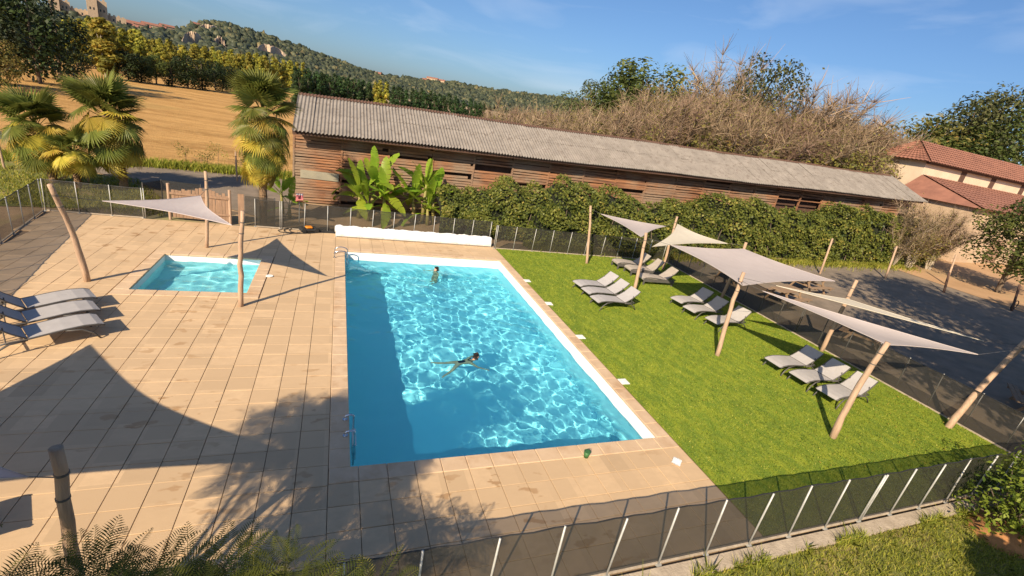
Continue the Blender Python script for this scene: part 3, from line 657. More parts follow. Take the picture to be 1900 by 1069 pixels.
for i in range(n+1):
    for j in range(n+1):
        u_, v_ = i/n*2-1, j/n*2-1; x, y = u_*.75, v_*.38; h = .10*max(0, 1-u_*u_)*max(0, 1-v_*v_)*(1+.6*math.sin(7*u_+3*v_)); V.append((x+.04*math.sin(5*v_), y+.05*math.sin(4*u_), .006+max(0, h)))
for i in range(n):
    for j in range(n): q = i*(n+1)+j; F.append((q, q+n+1, q+n+2, q+1))
link('cloth', fast('cloth', V, F, M['net2'] if 'net2' in M else M['black'], smooth=True), cu)
sg = empty('notice_sign', (-1.95, 3.9, 0), R(4), 'square pink notice board on a post in front of the barn', 'sign')
MB().tube([(0, 0, -.1), (0, 0, 1.0)], .022, 8).obj('post', M['steel'], sg); MB().box(-.155, .155, -.035, -.022, .92, 1.32).obj('board', M['pink'], sg, bevel=.004)
MB().box(-.06, .06, -.040, -.036, 1.06, 1.19).obj('printed_square', M['maroon'], sg); MB().box(-.14, .14, -.0385, -.0355, 1.24, 1.30).obj('printed_header', M['white'], sg)
# kerb on the lawn side
struct('concrete_kerb', MB().box(-6, 13.2, -15.44, -15.19, -.1, .025), M['concrete'])

# ================================================================== PICNIC TABLES, CAR PARK POSTS
def picnic(name='picnic_table'):
    o = empty(name, (0, 0, 0), 0, 'x', 'picnic table')
    for i in range(6): MB().box(-.95, .95, -.36+i*.122, -.36+i*.122+.112, .70, .745).obj('top_plank', M['picnic'], o, bevel=.004)
    for s in (-1, 1):
        for i in range(2): MB().box(-.95, .95, s*.70-.13+i*.135, s*.70-.13+i*.135+.125, .42, .46).obj('seat_plank', M['picnic'], o, bevel=.004)
    for x in (-.62, .62):
        for s in (-1, 1): MB().beam((x, s*.25, .70), (x, s*.62, 0), .045, .09).obj('leg', M['picnic'], o)
        MB().beam((x+.05, -.83, .39), (x+.05, .83, .39), .045, .09).obj('seat_bearer', M['picnic'], o); MB().beam((x+.05, -.36, .66), (x+.05, .36, .66), .045, .08).obj('top_bearer', M['picnic'], o)
    MB().beam((-.6, 0, .40), (.6, 0, .62), .04, .08).obj('brace', M['picnic'], o)
    return o
pt = picnic()
for i, (x, y, a, lb) in enumerate([(19.9, -1.0, 8, 'wooden picnic table behind the fence under the left part of the quad sail'), (24.0, -2.3, 5, 'wooden picnic table in the sunny car park beyond the quad sail'), (20.4, -3.9, 12, 'wooden picnic table beneath the edge of the big quad sail'), (20.3, -8.0, 24, 'wooden picnic table in the shade behind the long lilac sail'), (21.8, -13.0, 30, 'wooden picnic table deep in tree shade past the bent pole')]):
    o = pt if i == 0 else copy_tree(pt); o.location = (x, y, gz(x)-.04); o.rotation_euler.z = R(a); o['label'] = lb; o['group'] = 'picnic tables in the car park'
for i, (bx, by, tx, ty, lb) in enumerate([(1522, 507, 1543, 437, 'thin leaning pole in front of the creeper hedge, nearer the pool'), (1643, 516, 1658, 448, 'thin leaning pole in front of the creeper hedge, farther from the pool'), (1755, 527, 1775, 462, 'thin pale pole at the end of the creeper hedge'), (1752, 542, 1765, 503, 'short dark post at the edge of the tree shadow'), (1878, 576, 1903, 525, 'dark post with a bicycle tyre at the dirt yard edge')]):
    b = pg(bx, by); hh = (2.2, 2.1, 2.0, 1.2, 1.5)[i]; t_ = px(tx, ty, b.z+hh)
    d_ = t_-b; t_ = b+Vector((max(-.5, min(.5, d_.x)), max(-.5, min(.5, d_.y)), hh))
    o = empty('post', b, 0, lb, 'post', 'posts round the car park'); MB().tube([(0, 0, -.1), (t_-b)*.5+Vector((.03, .02, 0)), t_-b], [.07, .062, .055], 9).obj('stake', M['wood_pole'] if i < 3 else M['dark_wood'], o, smooth=True)
    MB().tube([(t_-b)-Vector((0, 0, .10)), (t_-b)-Vector((0, 0, .07))], .066, 9).obj('wire_loop', M['steel'], o)
    if i == 4: MB().tube([(.02+.3*math.cos(a*.35), .03-.02*math.sin(a*.35), .32+.3*math.sin(a*.35)) for a in range(19)], .025, 6).obj('tyre', M['black'], o)
# ================================================================== PEOPLE
def skinned(name, verts, edges, radii, root=0, sub=2, mat=None):
    me = bpy.data.meshes.new(name); me.from_pydata(verts, edges, []); o = bpy.data.objects.new(name, me); COL.objects.link(o)
    md = o.modifiers.new('s', 'SKIN'); md.use_smooth_shade = True; md.branch_smoothing = .6
    for v, r2 in zip(me.skin_vertices[0].data, radii): v.radius = r2 if hasattr(r2, '__len__') else (r2, r2); v.use_root = False
    me.skin_vertices[0].data[root].use_root = True
    o.modifiers.new('u', 'SUBSURF').levels = sub; o.modifiers['u'].render_levels = sub
    dg = bpy.context.evaluated_depsgraph_get(); dg.update(); out = bpy.data.meshes.new_from_object(o.evaluated_get(dg))
    bpy.data.objects.remove(o); out.name = name; out.materials.clear(); out.materials.append(mat or M['skin'])
    out.polygons.foreach_set('use_smooth', [True]*len(out.polygons)); return out
class SK:
    def __init__(s): s.v = []; s.e = []; s.r = []
    def add(s, p, r_, par=None):
        s.v.append(tuple(p)); s.r.append(r_); i = len(s.v)-1
        if par is not None: s.e.append((par, i))
        return i
def hand(sk, wrist, d, side, flat):
    """palm, four fingers and a thumb growing from vertex wrist"""
    d = Vector(d).normalized(); s = Vector(side).normalized(); n = d.cross(s); w0 = Vector(sk.v[wrist])
    palm = sk.add(w0+d*.06, (.026, .018), wrist); end = sk.add(w0+d*.095, (.028, .014), palm)
    for i, ln in enumerate((.062, .074, .07, .055)):
        a = w0+d*.10+s*(i-1.5)*.021; k = sk.add(a, .0095, end); k = sk.add(a+d*ln*.55+s*(i-1.5)*.006-n*flat*.4, .0085, k); sk.add(a+d*ln+s*(i-1.5)*.009-n*flat, .007, k)
    a = w0+d*.045-s*.032; k = sk.add(a, .0105, palm); sk.add(a+d*.05-s*.028, .0085, k)
def body(P, scale=1.0):
    """P: named joints -> one skeleton"""
    sk = SK(); pel = sk.add(P['pelvis'], (.145, .105))
    wa = sk.add(P['waist'], (.115, .09), pel); ch = sk.add(P['chest'], (.145, .105), wa); nb = sk.add(P['neckbase'], (.075, .065), ch)
    nk = sk.add(P['neck'], .052, nb); j = sk.add(P['jaw'], (.062, .068), nk); hd = sk.add(P['head'], (.078, .092), j); sk.add(P['crown'], (.052, .06), hd)
    fd = Vector(P['face']); sk.add(Vector(P['head'])+fd*.085-Vector(P['up'])*.012, .016, hd)                # nose
    for s in (-1, 1):
        sk.add(Vector(P['head'])+Vector(P['right'])*s*.082, .017, hd)                                       # ears
    for sd in ('L', 'R'):
        sh = sk.add(P['shoulder'+sd], .058, ch); el = sk.add(P['elbow'+sd], .042, sh); wr = sk.add(P['wrist'+sd], (.029, .024), el)
        d = Vector(P['wrist'+sd])-Vector(P['elbow'+sd]); hand(sk, wr, d, Vector(P['handside'+sd]), .015)
        hp = sk.add(P['hip'+sd], .088, pel); kn = sk.add(P['knee'+sd], .056, hp); cf = sk.add(Vector(P['knee'+sd]).lerp(Vector(P['ankle'+sd]), .35), .054, kn)
        an = sk.add(P['ankle'+sd], .036, cf); hb = sk.add(P['foot'+sd], (.036, .026), an); sk.add(Vector(P['foot'+sd])+(Vector(P['foot'+sd])-Vector(P['ankle'+sd]))*.7, (.03, .016), hb)
    return sk
def person(loc, rz, P, label, cat_extra=None, suit=None, hair_back=(0, 0, 0), bun=False):
    o = empty('person', loc, rz, label, 'person'); sk = body(P)
    me = skinned('body', sk.v, sk.e, sk.r); b_ = link('body', me, o); b_.cycles.is_caustics_receiver = True
    # hair: a cap grown over the skull
    H = Vector(P['head']); C = Vector(P['crown']); up = Vector(P['up']); fc = Vector(P['face'])
    h = SK(); a = h.add(H-fc*.03+up*.02, (.088, .086)); c = h.add(C-fc*.02+up*.005, (.07, .07), a); h.add(C+up*.03-fc*.01, .04, c); bk = h.add(H-fc*.06-up*.05, (.07, .05), a)
    if bun: h.add(C-fc*.09, .05, bk)
    link('hair', skinned('hair', h.v, h.e, h.r, 0, 2, M['hair']), o)
    # two eyes and a mouth
    for s in (-1, 1): MB().tube([H+fc*.078+Vector(P['right'])*s*.032+up*.012, H+fc*.088+Vector(P['right'])*s*.032+up*.012], .011, 8).obj('eye', M['hair'], o)
    MB().tube([H+fc*.07-up*.048-Vector(P['right'])*.022, H+fc*.076-up*.05, H+fc*.07-up*.048+Vector(P['right'])*.022], .007, 6).obj('mouth', M['pink'], o)
    if suit:
        s2 = SK(); pel = s2.add(P['pelvis'], (.158, .118)); wa = s2.add(P['waist'], (.127, .102), pel); s2.add(Vector(P['waist']).lerp(Vector(P['chest']), suit), (.150, .116), wa)
        for sd in ('L', 'R'): s2.add(Vector(P['pelvis']).lerp(Vector(P['hip'+sd]), .75), .098, pel)
        q = link('swimsuit', skinned('swimsuit', s2.v, s2.e, s2.r, 0, 2, M['swimsuit']), o); q.cycles.is_caustics_receiver = True
        if suit > .6:
            for s in ('L', 'R'): MB().tube([Vector(P['chest'])+Vector((0, 0, .09)), Vector(P['shoulder'+s])*.55+Vector(P['neckbase'])*.45+Vector((0, 0, .05)), Vector(P['chest'])+Vector((.06, 0, -.1))], .02, 6).obj('strap', M['swimsuit'], q)
    return o
# breaststroke swimmer, local +x forward, chest down, water surface at z = 0
SWM = dict(pelvis=(0, 0, -.05), waist=(.17, 0, -.02), chest=(.36, 0, .0), neckbase=(.52, 0, .05), neck=(.58, 0, .10), jaw=(.66, 0, .135), head=(.68, 0, .21), crown=(.66, 0, .28),
  face=(.97, 0, .1), up=(-.1, 0, .97), right=(0, -1, 0),
  shoulderL=(.46, .19, .0), elbowL=(.66, .34, -.06), wristL=(.86, .42, -.12), handsideL=(0, .5, -.6), shoulderR=(.46, -.19, .0), elbowR=(.60, -.36, -.07), wristR=(.82, -.46, -.15), handsideR=(0, -.5, -.6),
  hipL=(-.05, .10, -.07), kneeL=(-.36, .20, -.20), ankleL=(-.70, .27, -.20), footL=(-.79, .30, -.21), hipR=(-.05, -.10, -.07), kneeR=(-.28, -.26, -.22), ankleR=(-.56, -.42, -.34), footR=(-.64, -.47, -.36))
sp = px(850, 670, WZ); person((sp.x, sp.y, WZ-.085), R(8), SWM, 'swimmer in a dark swimsuit doing breaststroke in mid pool', suit=.85, bun=True).scale = (.84,)*3
STD = dict(pelvis=(0, 0, .95), waist=(0, 0, 1.10), chest=(0, 0, 1.30), neckbase=(0, 0, 1.45), neck=(0, 0, 1.51), jaw=(.02, 0, 1.58), head=(.01, 0, 1.66), crown=(0, 0, 1.73), face=(1, 0, 0), up=(0, 0, 1), right=(0, -1, 0),
  shoulderL=(0, .19, 1.40), elbowL=(.06, .36, 1.20), wristL=(.25, .42, 1.22), handsideL=(0, -1, 0), shoulderR=(0, -.19, 1.40), elbowR=(.06, -.36, 1.20), wristR=(.25, -.42, 1.22), handsideR=(0, 1, 0),
  hipL=(0, .09, .90), kneeL=(.04, .12, .50), ankleL=(-.02, .13, .09), footL=(.08, .14, .04), hipR=(0, -.09, .90), kneeR=(.04, -.12, .50), ankleR=(-.02, -.13, .09), footR=(.08, -.14, .04))
p2 = px(808, 500, WZ); person((p2.x, p2.y-.12, -1.9), R(195), STD, 'bather standing shoulder deep at the white far pool wall', suit=.15).scale = (.95, .95, .93)
#PART3
# ================================================================== FOLIAGE TOOLS
def unit(n, r_): v = r_.normal(size=(n, 3)); return v/np.linalg.norm(v, axis=1, keepdims=True)
def leaf_quads(C, N, size, aspect, r_, tint, fold=.15):
    """one diamond leaf per centre C with normal N"""
    n = len(C); T = np.cross(N, unit(n, r_)); T /= np.linalg.norm(T, axis=1, keepdims=True)+1e-9; B = np.cross(N, T)
    s = (size*r_.uniform(.65, 1.3, n))[:, None] if not hasattr(size, 'shape') else size[:, None]
    V = np.stack([C-T*s, C-B*s*aspect+N*s*fold, C+T*s, C+B*s*aspect+N*s*fold], 1)
    F = np.arange(4*n).reshape(n, 4); return V.reshape(-1, 3), F, np.repeat(tint, 4)
def crown_points(r_, clumps, per, flat=1.):
    """points on the shells of a set of clumps (centre, radius): a crown with gaps and lit and shaded lumps"""
    C = []; N = []; T = []
    for c, rad in clumps:
        k = max(6, int(per*(rad**2))); d = unit(k, r_); rr = rad*r_.uniform(.55, 1.08, k)**.6; q = d*rr[:, None]; q[:, 2] *= flat
        C.append(np.array(c)+q); nn = d+r_.normal(0, .55, (k, 3)); nn[:, 2] += .35; N.append(nn/np.linalg.norm(nn, axis=1, keepdims=True))
        T.append(np.clip(r_.normal(.45, .2)+r_.normal(0, .22, k), 0, 1))
    return np.concatenate(C), np.concatenate(N), np.concatenate(T)
def tree_mesh(seed, h, shape, leaf, mat, bark, nclump=34, total=2600, trunk_r=.02, base=.15, rmax=.32, asp=.55, limbs=12, ph=1.0):
    """meshes of a trunk with limbs and of a crown, for a tree of height h; shape(t) -> crown radius fraction for t from 0 (crown base) to 1"""
    r_ = np.random.default_rng(seed); cl = []
    for i in range(nclump):
        t_ = ((i+.5)/nclump)**ph; R_ = shape(t_)*rmax*h; a = r_.uniform(0, 6.28); q = R_*math.sqrt(r_.uniform(.05, 1))*.85
        rad = max(.035*h, R_*r_.uniform(.28, .5)); cl.append(((q*math.cos(a), q*math.sin(a), h*(base+(1-base)*t_*.95)), rad))
    per = total/sum(c[1]**2 for c in cl); C, N, T = crown_points(r_, cl, per, .9)
    V, F, tt = leaf_quads(C, N, leaf, asp, r_, T); crown = fast('crown', V, F, mat, tt)
    m = MB(); bend = r_.normal(0, .02*h, 2)
    P = [Vector((bend[0]*math.sin(q*3), bend[1]*math.sin(q*2.4), q*h*.86)) for q in np.linspace(0, 1, 7)]; P[0].z = -.2
    m.tube(P, [trunk_r*h*(1.25-1.1*q) for q in np.linspace(0, 1, 7)], 7)
    for i in range(limbs):
        c = cl[r_.integers(len(cl))]; e = Vector(c[0]); s_ = Vector((P[3].x*.5, P[3].y*.5, max(.12*h, e.z-r_.uniform(.12, .3)*h)))
        m.tube([s_, s_.lerp(e, .5)+Vector((0, 0, -.02*h)), e], [trunk_r*h*.45, trunk_r*h*.28, trunk_r*h*.1], 5)
    return m.mesh('trunk', bark, True), crown
SH_round = lambda t_: math.sqrt(max(.05, 1-(2*t_-.9)**2*.9))
SH_poplar = lambda t_: (.55+.45*math.sin(min(1, t_*1.6)*math.pi/2))*(1-t_**3*.8)
SH_cone = lambda t_: max(.08, 1-t_*.93)
SH_spread = lambda t_: .35+.65*math.sin(math.pi*min(1, .15+t_*.8))
def plant_tree(meshes, loc, s, rz, name, label, cat='tree', group=None, names=('trunk', 'crown'), sz=1.):
    o = empty(name, loc, rz, label, cat, group)
    for n_, me in zip(names, meshes): link(n_, me, o, scale=(s, s, s*sz))
    return o
T_ = {}
for i in range(3): T_['poplar', i] = tree_mesh(10+i, 1., SH_poplar, .021, M['leaf_poplar'], M['pale_bark'], 52, 4600, .011, .05, .16, .65, 10)
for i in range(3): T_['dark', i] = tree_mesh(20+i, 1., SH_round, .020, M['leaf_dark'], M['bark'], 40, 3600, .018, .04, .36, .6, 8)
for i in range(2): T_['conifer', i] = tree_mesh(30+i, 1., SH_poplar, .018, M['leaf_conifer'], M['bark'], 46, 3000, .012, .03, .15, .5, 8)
for i in range(3): T_['mid', i] = tree_mesh(40+i, 1., SH_spread, .0145, M['leaf_mid'], M['bark'], 60, 8500, .018, .25, .36, .55, 16)
for i in range(2): T_['olive', i] = tree_mesh(50+i, 1., SH_spread, .016, M['leaf_olive'], M['bark'], 40, 3200, .016, .12, .42, .55, 16)
for i in range(2): T_['grey', i] = tree_mesh(60+i, 1., SH_spread, .013, M['leaf_grey'], M['bark'], 40, 5200, .014, .38, .34, .5, 20)
def bare_mesh(seed, h, stems, twigs, spread, leafs=0, up=.8, thick=1.):
    """a many stemmed leafless shrub or small tree: stems as tapered tubes, fine twigs as thin three sided blades"""
    r_ = np.random.default_rng(seed); m = MB(); tips = []
    for i in range(stems):
        a = r_.uniform(0, 6.28); sp_ = spread*r_.uniform(.25, 1)*h; ht = h*r_.uniform(.6, 1.0); P = [Vector((r_.normal(0, .02)*h, r_.normal(0, .02)*h, -.1))]
        for q in (.25, .5, .75, 1.): P.append(Vector((sp_*q**1.3*math.cos(a+.3*q)+r_.normal(0, .02)*h, sp_*q**1.3*math.sin(a+.3*q)+r_.normal(0, .02)*h, ht*(q**up))))
        m.tube(P, [h*.012*thick*(1.1-q) for q in (0, .25, .5, .75, 1.)], 5, False)
        for q in np.linspace(.22, 1, 14): k = min(3, int(q*4)); tips.append((P[k].lerp(P[k+1], q*4-k) if k < 4 else P[4], (P[k+1]-P[k]).normalized()))
    V = []; F = []; T = []
    for i in range(twigs):
        p_, d = tips[r_.integers(len(tips))]; d = Vector(d)*.55+Vector(r_.normal(0, .62, 3)); d.z += .25; d.normalize(); ln = h*r_.uniform(.05, .17); n_ = 3
        sd = d.orthogonal().normalized(); sd.rotate(Quaternion(d, r_.uniform(0, 6.28))); w0 = h*.0023*thick*r_.uniform(.6, 1.3); bendv = Vector(r_.normal(0, .22, 3)); k = len(V); tn = r_.uniform(0, 1)
        for j in range(n_):
            q = j/(n_-1); c = Vector(p_)+d*ln*q+bendv*ln*q*q; ww = w0*(1-.75*q); V += [c-sd*ww, c+sd*ww]; T += [tn, tn]
        for j in range(n_-1): F.append((k+2*j, k+2*j+1, k+2*j+3, k+2*j+2))
    out = [m.mesh('stems', M['pale_bark'], True), fast('twigs', [tuple(v) for v in V], F, M['twig'], T)]
    if leafs:
        idx = r_.integers(0, len(V), leafs); C = np.array([tuple(V[i]) for i in idx])+r_.normal(0, .02*h, (leafs, 3)); N = unit(leafs, r_)
        V2, F2, t2 = leaf_quads(C, N, .010*h, .6, r_, np.clip(r_.normal(.45, .25, leafs), 0, 1)); out.append(fast('leaves', V2, F2, M['leaf_olive'], t2))
    return out
for i in range(4): T_['brush', i] = bare_mesh(70+i, 1., 16, 4200, .48, 1000+800*(i % 2), .75)
for i in range(2): T_['bare', i] = bare_mesh(80+i, 1., 20, 4600, .42, 150, .8)
def T(kind, i, pxx, ytop, dist, label, group, name, sz=1., rz=None, zb=None, hmin=3., behind=None):
    if behind:                                                # keep it clear of the barn's back wall
        d_ = ray(pxx, ytop); dist = max(dist, (behind+19.1)*math.hypot(d_.x, d_.y)/d_.y)
    P, h = pdist(pxx, ytop, dist); z = gz(P.x) if zb is None else zb; h = max(hmin, h-z)
    nm = {'brush': ('stems', 'twigs', 'leaves'), 'bare': ('stems', 'twigs', 'leaves')}.get(kind, ('trunk', 'crown'))
    return plant_tree(T_[kind, i], (P.x, P.y, z-.05), h/sz, random.uniform(0, 6.28) if rz is None else rz, name, label, 'shrub' if kind == 'brush' else 'tree', group, nm, sz)

# ------------------------------------------------------------------ hill, village, castle
sky_az = [(-44, 1.4, 420), (-34, 1.3, 450), (-26, 1.1, 480), (-22.3, 1.2, 500), (-19.1, 1.15, 520), (-16.5, 1.3, 560), (-14.2, 1.75, 640), (-12.1, 2.75, 700), (-9.9, 3.05, 740), (-7.5, 2.9, 790), (-5.3, 2.6, 840), (-2.5, 2.15, 900), (.3, 1.75, 960), (3.7, 1.3, 1050), (7.1, 1.5, 1150), (12.4, 2.05, 1300), (15, 1.95, 1350), (19.2, 2.2, 1500), (25.4, 2.6, 1750), (33, 2.3, 1900), (48, 2.0, 2000), (70, 1.5, 2100), (90, 1.2, 2100)]
sa, se, sd_ = (np.array([q[i] for q in sky_az], float) for i in range(3))
def hill_h(az, d):
    e = np.interp(az, sa, se); D = np.interp(az, sa, sd_); Hh = CAM.z + D*np.tan(np.radians(e)); f0 = .40*D
    t_ = np.clip((d-f0)/(D-f0), 0, 1); b = np.clip((d-D)/(D*.6), 0, 1)
    lump = 1+.05*np.sin(az*1.7+d*.02)+.04*np.sin(az*3.1-d*.013)
    return Hh*(t_**1.25)*np.where(t_ < 1, lump*(1-t_)+t_, 1)*(1-.7*b*b*(3-2*b)) - 1.5
azs = np.linspace(-44, 90, 200); ts = np.linspace(.36, 1.6, 60)
AA, TT = np.meshgrid(azs, ts); DD = TT*np.interp(AA, sa, sd_); HH = hill_h(AA, DD)
V = np.stack([CAM.x+DD*np.sin(np.radians(AA)), CAM.y+DD*np.cos(np.radians(AA)), HH], -1); I = np.arange(AA.size).reshape(AA.shape)
F = np.stack([I[:-1, :-1], I[:-1, 1:], I[1:, 1:], I[1:, :-1]], -1).reshape(-1, 4)
M['hillside'] = pmat('hillside', (.085, .085, .035), (.05, .055, .024), .05, .95, c3=(.17, .13, .06), s3=.02)
link('hill', fast('hill', V, F, M['hillside'], smooth=True))['kind'] = 'structure'
def hill_pt(az, d): return Vector((CAM.x+d*math.sin(R(az)), CAM.y+d*math.cos(R(az)), float(hill_h(np.array(az), np.array(d)))))
def hill_t0(x, y):
    d = ray(x, y); az = math.degrees(math.atan2(d.x, d.y)); el = d.z/math.hypot(d.x, d.y); D = np.interp(az, sa, sd_)
    for t_ in np.linspace(.5, 1., 400):
        if (hill_h(np.array(az), np.array(t_*D))-CAM.z)/(t_*D) >= el: return az, t_
    return az, .985
clear = [(hill_t0(a, y-4)[0], hill_t0(b, y)[0], (hill_t0(a, y-4)[1]+hill_t0(b, y)[1])/2) for a, b, y in ((336, 376, 84), (396, 420, 87), (472, 536, 104), (362, 412, 61))]
# the wood on the hill: many small crowns that read as one mass
bm_ = bmesh.new(); bmesh.ops.create_icosphere(bm_, subdivisions=2, radius=1); icoV = np.array([v.co[:] for v in bm_.verts]); icoF = np.array([[v.index for v in f.verts] for f in bm_.faces]); bm_.free()
r_ = np.random.default_rng(5); n = 10500; az_ = r_.uniform(-43, 42, n); tt_ = r_.uniform(.42, 1.02, n)**.75; D_ = np.interp(az_, sa, sd_)*tt_; h_ = hill_h(az_, D_)
rad = D_/1000*r_.uniform(1.8, 4.6, n)+1.2
keep = np.ones(n, bool)
for i in range(n):                                           # clearings at the cliffs and the village
    for q0, q1, q2 in clear:
        if q0-.2 < az_[i] < q1+.2 and q2-.045 < tt_[i] < q2+.012: keep[i] = False
    if -25 < az_[i] < -13.5 and tt_[i] > .93: keep[i] = r_.uniform() < .25
az_, D_, h_, rad = az_[keep], D_[keep], h_[keep], rad[keep]; n = len(az_)
Vs = []; Ts = []
for i in range(n):
    d = icoV*(1+r_.normal(0, .26, (len(icoV), 1)))*rad[i]; d[:, 2] *= r_.uniform(.8, 1.25)
    Vs.append(d+np.array([CAM.x+D_[i]*math.sin(R(az_[i])), CAM.y+D_[i]*math.cos(R(az_[i])), h_[i]+rad[i]*.45])); t0 = r_.uniform(0, 1)**1.6; Ts.append(np.clip(t0*.8+r_.normal(.05, .14, len(icoV)), 0, 1))
Fs = (icoF[None]+np.arange(n)[:, None, None]*len(icoV)).reshape(-1, 3)
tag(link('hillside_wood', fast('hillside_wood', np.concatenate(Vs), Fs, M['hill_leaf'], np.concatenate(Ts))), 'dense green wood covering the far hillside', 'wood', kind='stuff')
def hill_t(x, y):
    d = ray(x, y); az = math.degrees(math.atan2(d.x, d.y)); el = d.z/math.hypot(d.x, d.y); D = np.interp(az, sa, sd_)
    for t_ in np.linspace(.5, 1., 400):
        if (hill_h(np.array(az), np.array(t_*D))-CAM.z)/(t_*D) >= el: return az, t_
    return az, .985
def rock(az0, az1, t_, ht, label, seed):
    r2 = np.random.default_rng(seed); n_ = 26; V = []; F = []; c0 = hill_pt((az0+az1)/2, t_*np.interp((az0+az1)/2, sa, sd_))
    for i in range(n_+1):
        a = az0+(az1-az0)*i/n_; D = np.interp(a, sa, sd_)*(t_+.006*math.sin(a*5)); P = hill_pt(a, D); e = max(0, math.sin(math.pi*i/n_))**.5; ox = r2.normal(0, 1.2)
        for k in range(6):
            q = k/5; d2 = Vector((math.sin(R(a)), math.cos(R(a)), 0))
            p_ = P+d2*(-5+q*5+ox*.6+r2.normal(0, .5))+Vector((0, 0, -3+(ht*e+3)*q+r2.normal(0, .4))); V.append(p_-c0)
        d2 = Vector((math.sin(R(a)), math.cos(R(a)), 0)); V.append(P+d2*9+Vector((0, 0, ht*e*.6))-c0)
    for i in range(n_):
        for k in range(6): q = i*7+k; F.append((q, q+7, q+8, q+1))
    link('cliff', fast('cliff', [tuple(v) for v in V], F, M['rock'])).location = c0
    o = bpy.data.objects[-1] if False else [x for x in COL.objects if x.name.startswith('cliff')][-1]
    tag(o, label, 'cliff', 'pale cliffs on the hillside')
for i, (xa, xb, yb, ht, lb) in enumerate([(336, 376, 84, 9, 'pale rock cliff on the hillside below the village houses'), (396, 420, 87, 7, 'short pale rock cliff right of the highest cliff'), (472, 536, 104, 8, 'long low pale rock cliff across the wooded hill'), (362, 412, 61, 6, 'thin pale rock band just under the wooded hilltop'), (96, 106, 42, 14, 'pale rock face under the castle walls')]):
    a0, t0_ = hill_t(xa, yb-4); a1, t1_ = hill_t(xb, yb); rock(a0, a1, (t0_+t1_)/2, ht, lb, 90+i)
def stone_house(az, tfrac, wd, dp, ht, rz, label, roofh=1.6, group='stone houses of the hilltop village'):
    P = hill_pt(az, tfrac*np.interp(az, sa, sd_)); o = empty('stone_house', P-Vector((0, 0, 1.5)), R(-az)+rz, label, 'house', group)
    MB().box(-wd/2, wd/2, -dp/2, dp/2, 0, ht).obj('wall', M['stone'], o)
    r2 = MB(); e = .4; y = dp/2+e; x = wd/2+e; r2.quad((-x, -y, ht-.2), (x, -y, ht-.2), (x, 0, ht+roofh), (-x, 0, ht+roofh)); r2.quad((-x, 0, ht+roofh), (x, 0, ht+roofh), (x, y, ht-.2), (-x, y, ht-.2))
    r2.quad((-wd/2, -dp/2, ht-.1), (-wd/2, 0, ht+roofh-.1), (-wd/2, dp/2, ht-.1)); r2.quad((wd/2, -dp/2, ht-.1), (wd/2, dp/2, ht-.1), (wd/2, 0, ht+roofh-.1)); r2.obj('roof', M['tile'], o)
    for i in range(max(1, int(wd/4))):
        xx = -wd/2+(i+.5)*wd/max(1, int(wd/4)); MB().box(xx-.5, xx+.5, -dp/2-.06, -dp/2-.02, ht*.55, ht*.55+1.3).obj('window', M['window'], o)
vil = [(-18.6, .99, 16, 8, 7, 'broad stone house standing right beside the castle'), (-17.9, .985, 9, 7, 6, 'small stone house next to the broad village house'), (-17.3, .98, 12, 7, 7, 'stone house with its long side to the valley in mid village'), (-16.7, .97, 10, 8, 6, 'stone house among trees in mid village'), (-16.1, .98, 14, 8, 7.5, 'tall stone house near the village end'), (-15.5, .975, 9, 7, 6, 'small stone house second from the village end'), (-15.0, .985, 11, 8, 7, 'last stone house before the wooded hilltop'), (-17.6, .93, 10, 7, 6, 'stone house on the slope just below the village ridge'), (-12.6, .97, 10, 7, 6, 'lone stone house at the foot of the wooded hilltop')]
for q in vil: stone_house(q[0], q[1], q[2], q[3], q[4], random.uniform(-.3, .3), q[5])
for q in ((9.6, .985, 26, 12, 12, 'large pale hilltop house with red roof on the distant ridge'), (10.5, .975, 22, 12, 10, 'smaller pale house beside the large distant ridge house'), (8.9, .96, 16, 10, 9, 'pale house half hidden by trees on the distant ridge'), (3.6, .99, 18, 9, 8, 'lone red roofed house on the saddle of the ridge')): stone_house(q[0], q[1], q[2], q[3], q[4], random.uniform(-.3, .3), q[5], 3, 'houses on the distant ridge')
ca = empty('castle', hill_pt(-20.9, 500), R(20.9), 'ruined stone castle with square keep on the hilltop', 'castle')
def ck(px_): d = ray(px_, 20); return 500*math.tan(math.atan2(d.x, d.y)+R(20.9))
def cz(px_, py): P, h = pdist(px_, py, 500); return h-ca.location.z
def tower(x0, x1, y0, y1, ztop, name, crn=True, zb=-10):
    m = MB(); m.box(x0, x1, y0, y1, zb, ztop); o = m.obj(name, M['stone'], ca)
    if crn:
        k = max(2, int((x1-x0)/2.2))
        for i in range(k): a = x0+(x1-x0)*(i+.15)/k; MB().box(a, a+(x1-x0)*.5/k, y0+.05, y0+.8, ztop, ztop+.5+.9*random.random()).obj('merlon', M['stone'], o)
    for i in range(2): xx = x0+(x1-x0)*(.3+.35*i); MB().box(xx-.4, xx+.4, y0-.05, y0-.02, ztop*.55, ztop*.55+1.6).obj('window', M['window'], o)
    return o
tower(ck(162), ck(181), -5, 5, cz(170, -3), 'keep'); tower(ck(181), ck(199), -2, 7, cz(190, 3), 'keep_wing')
tower(ck(92), ck(112), -4, 6, cz(100, -6), 'gate_tower'); tower(ck(112), ck(131), -1, 6, cz(120, 2), 'hall'); tower(ck(131), ck(163), 0, 2, cz(145, 17), 'curtain_wall'); tower(ck(199), ck(232), 0, 3, cz(215, 31), 'outer_wall')
tower(ck(96), ck(108), -8, -4.2, cz(100, 22), 'bastion')

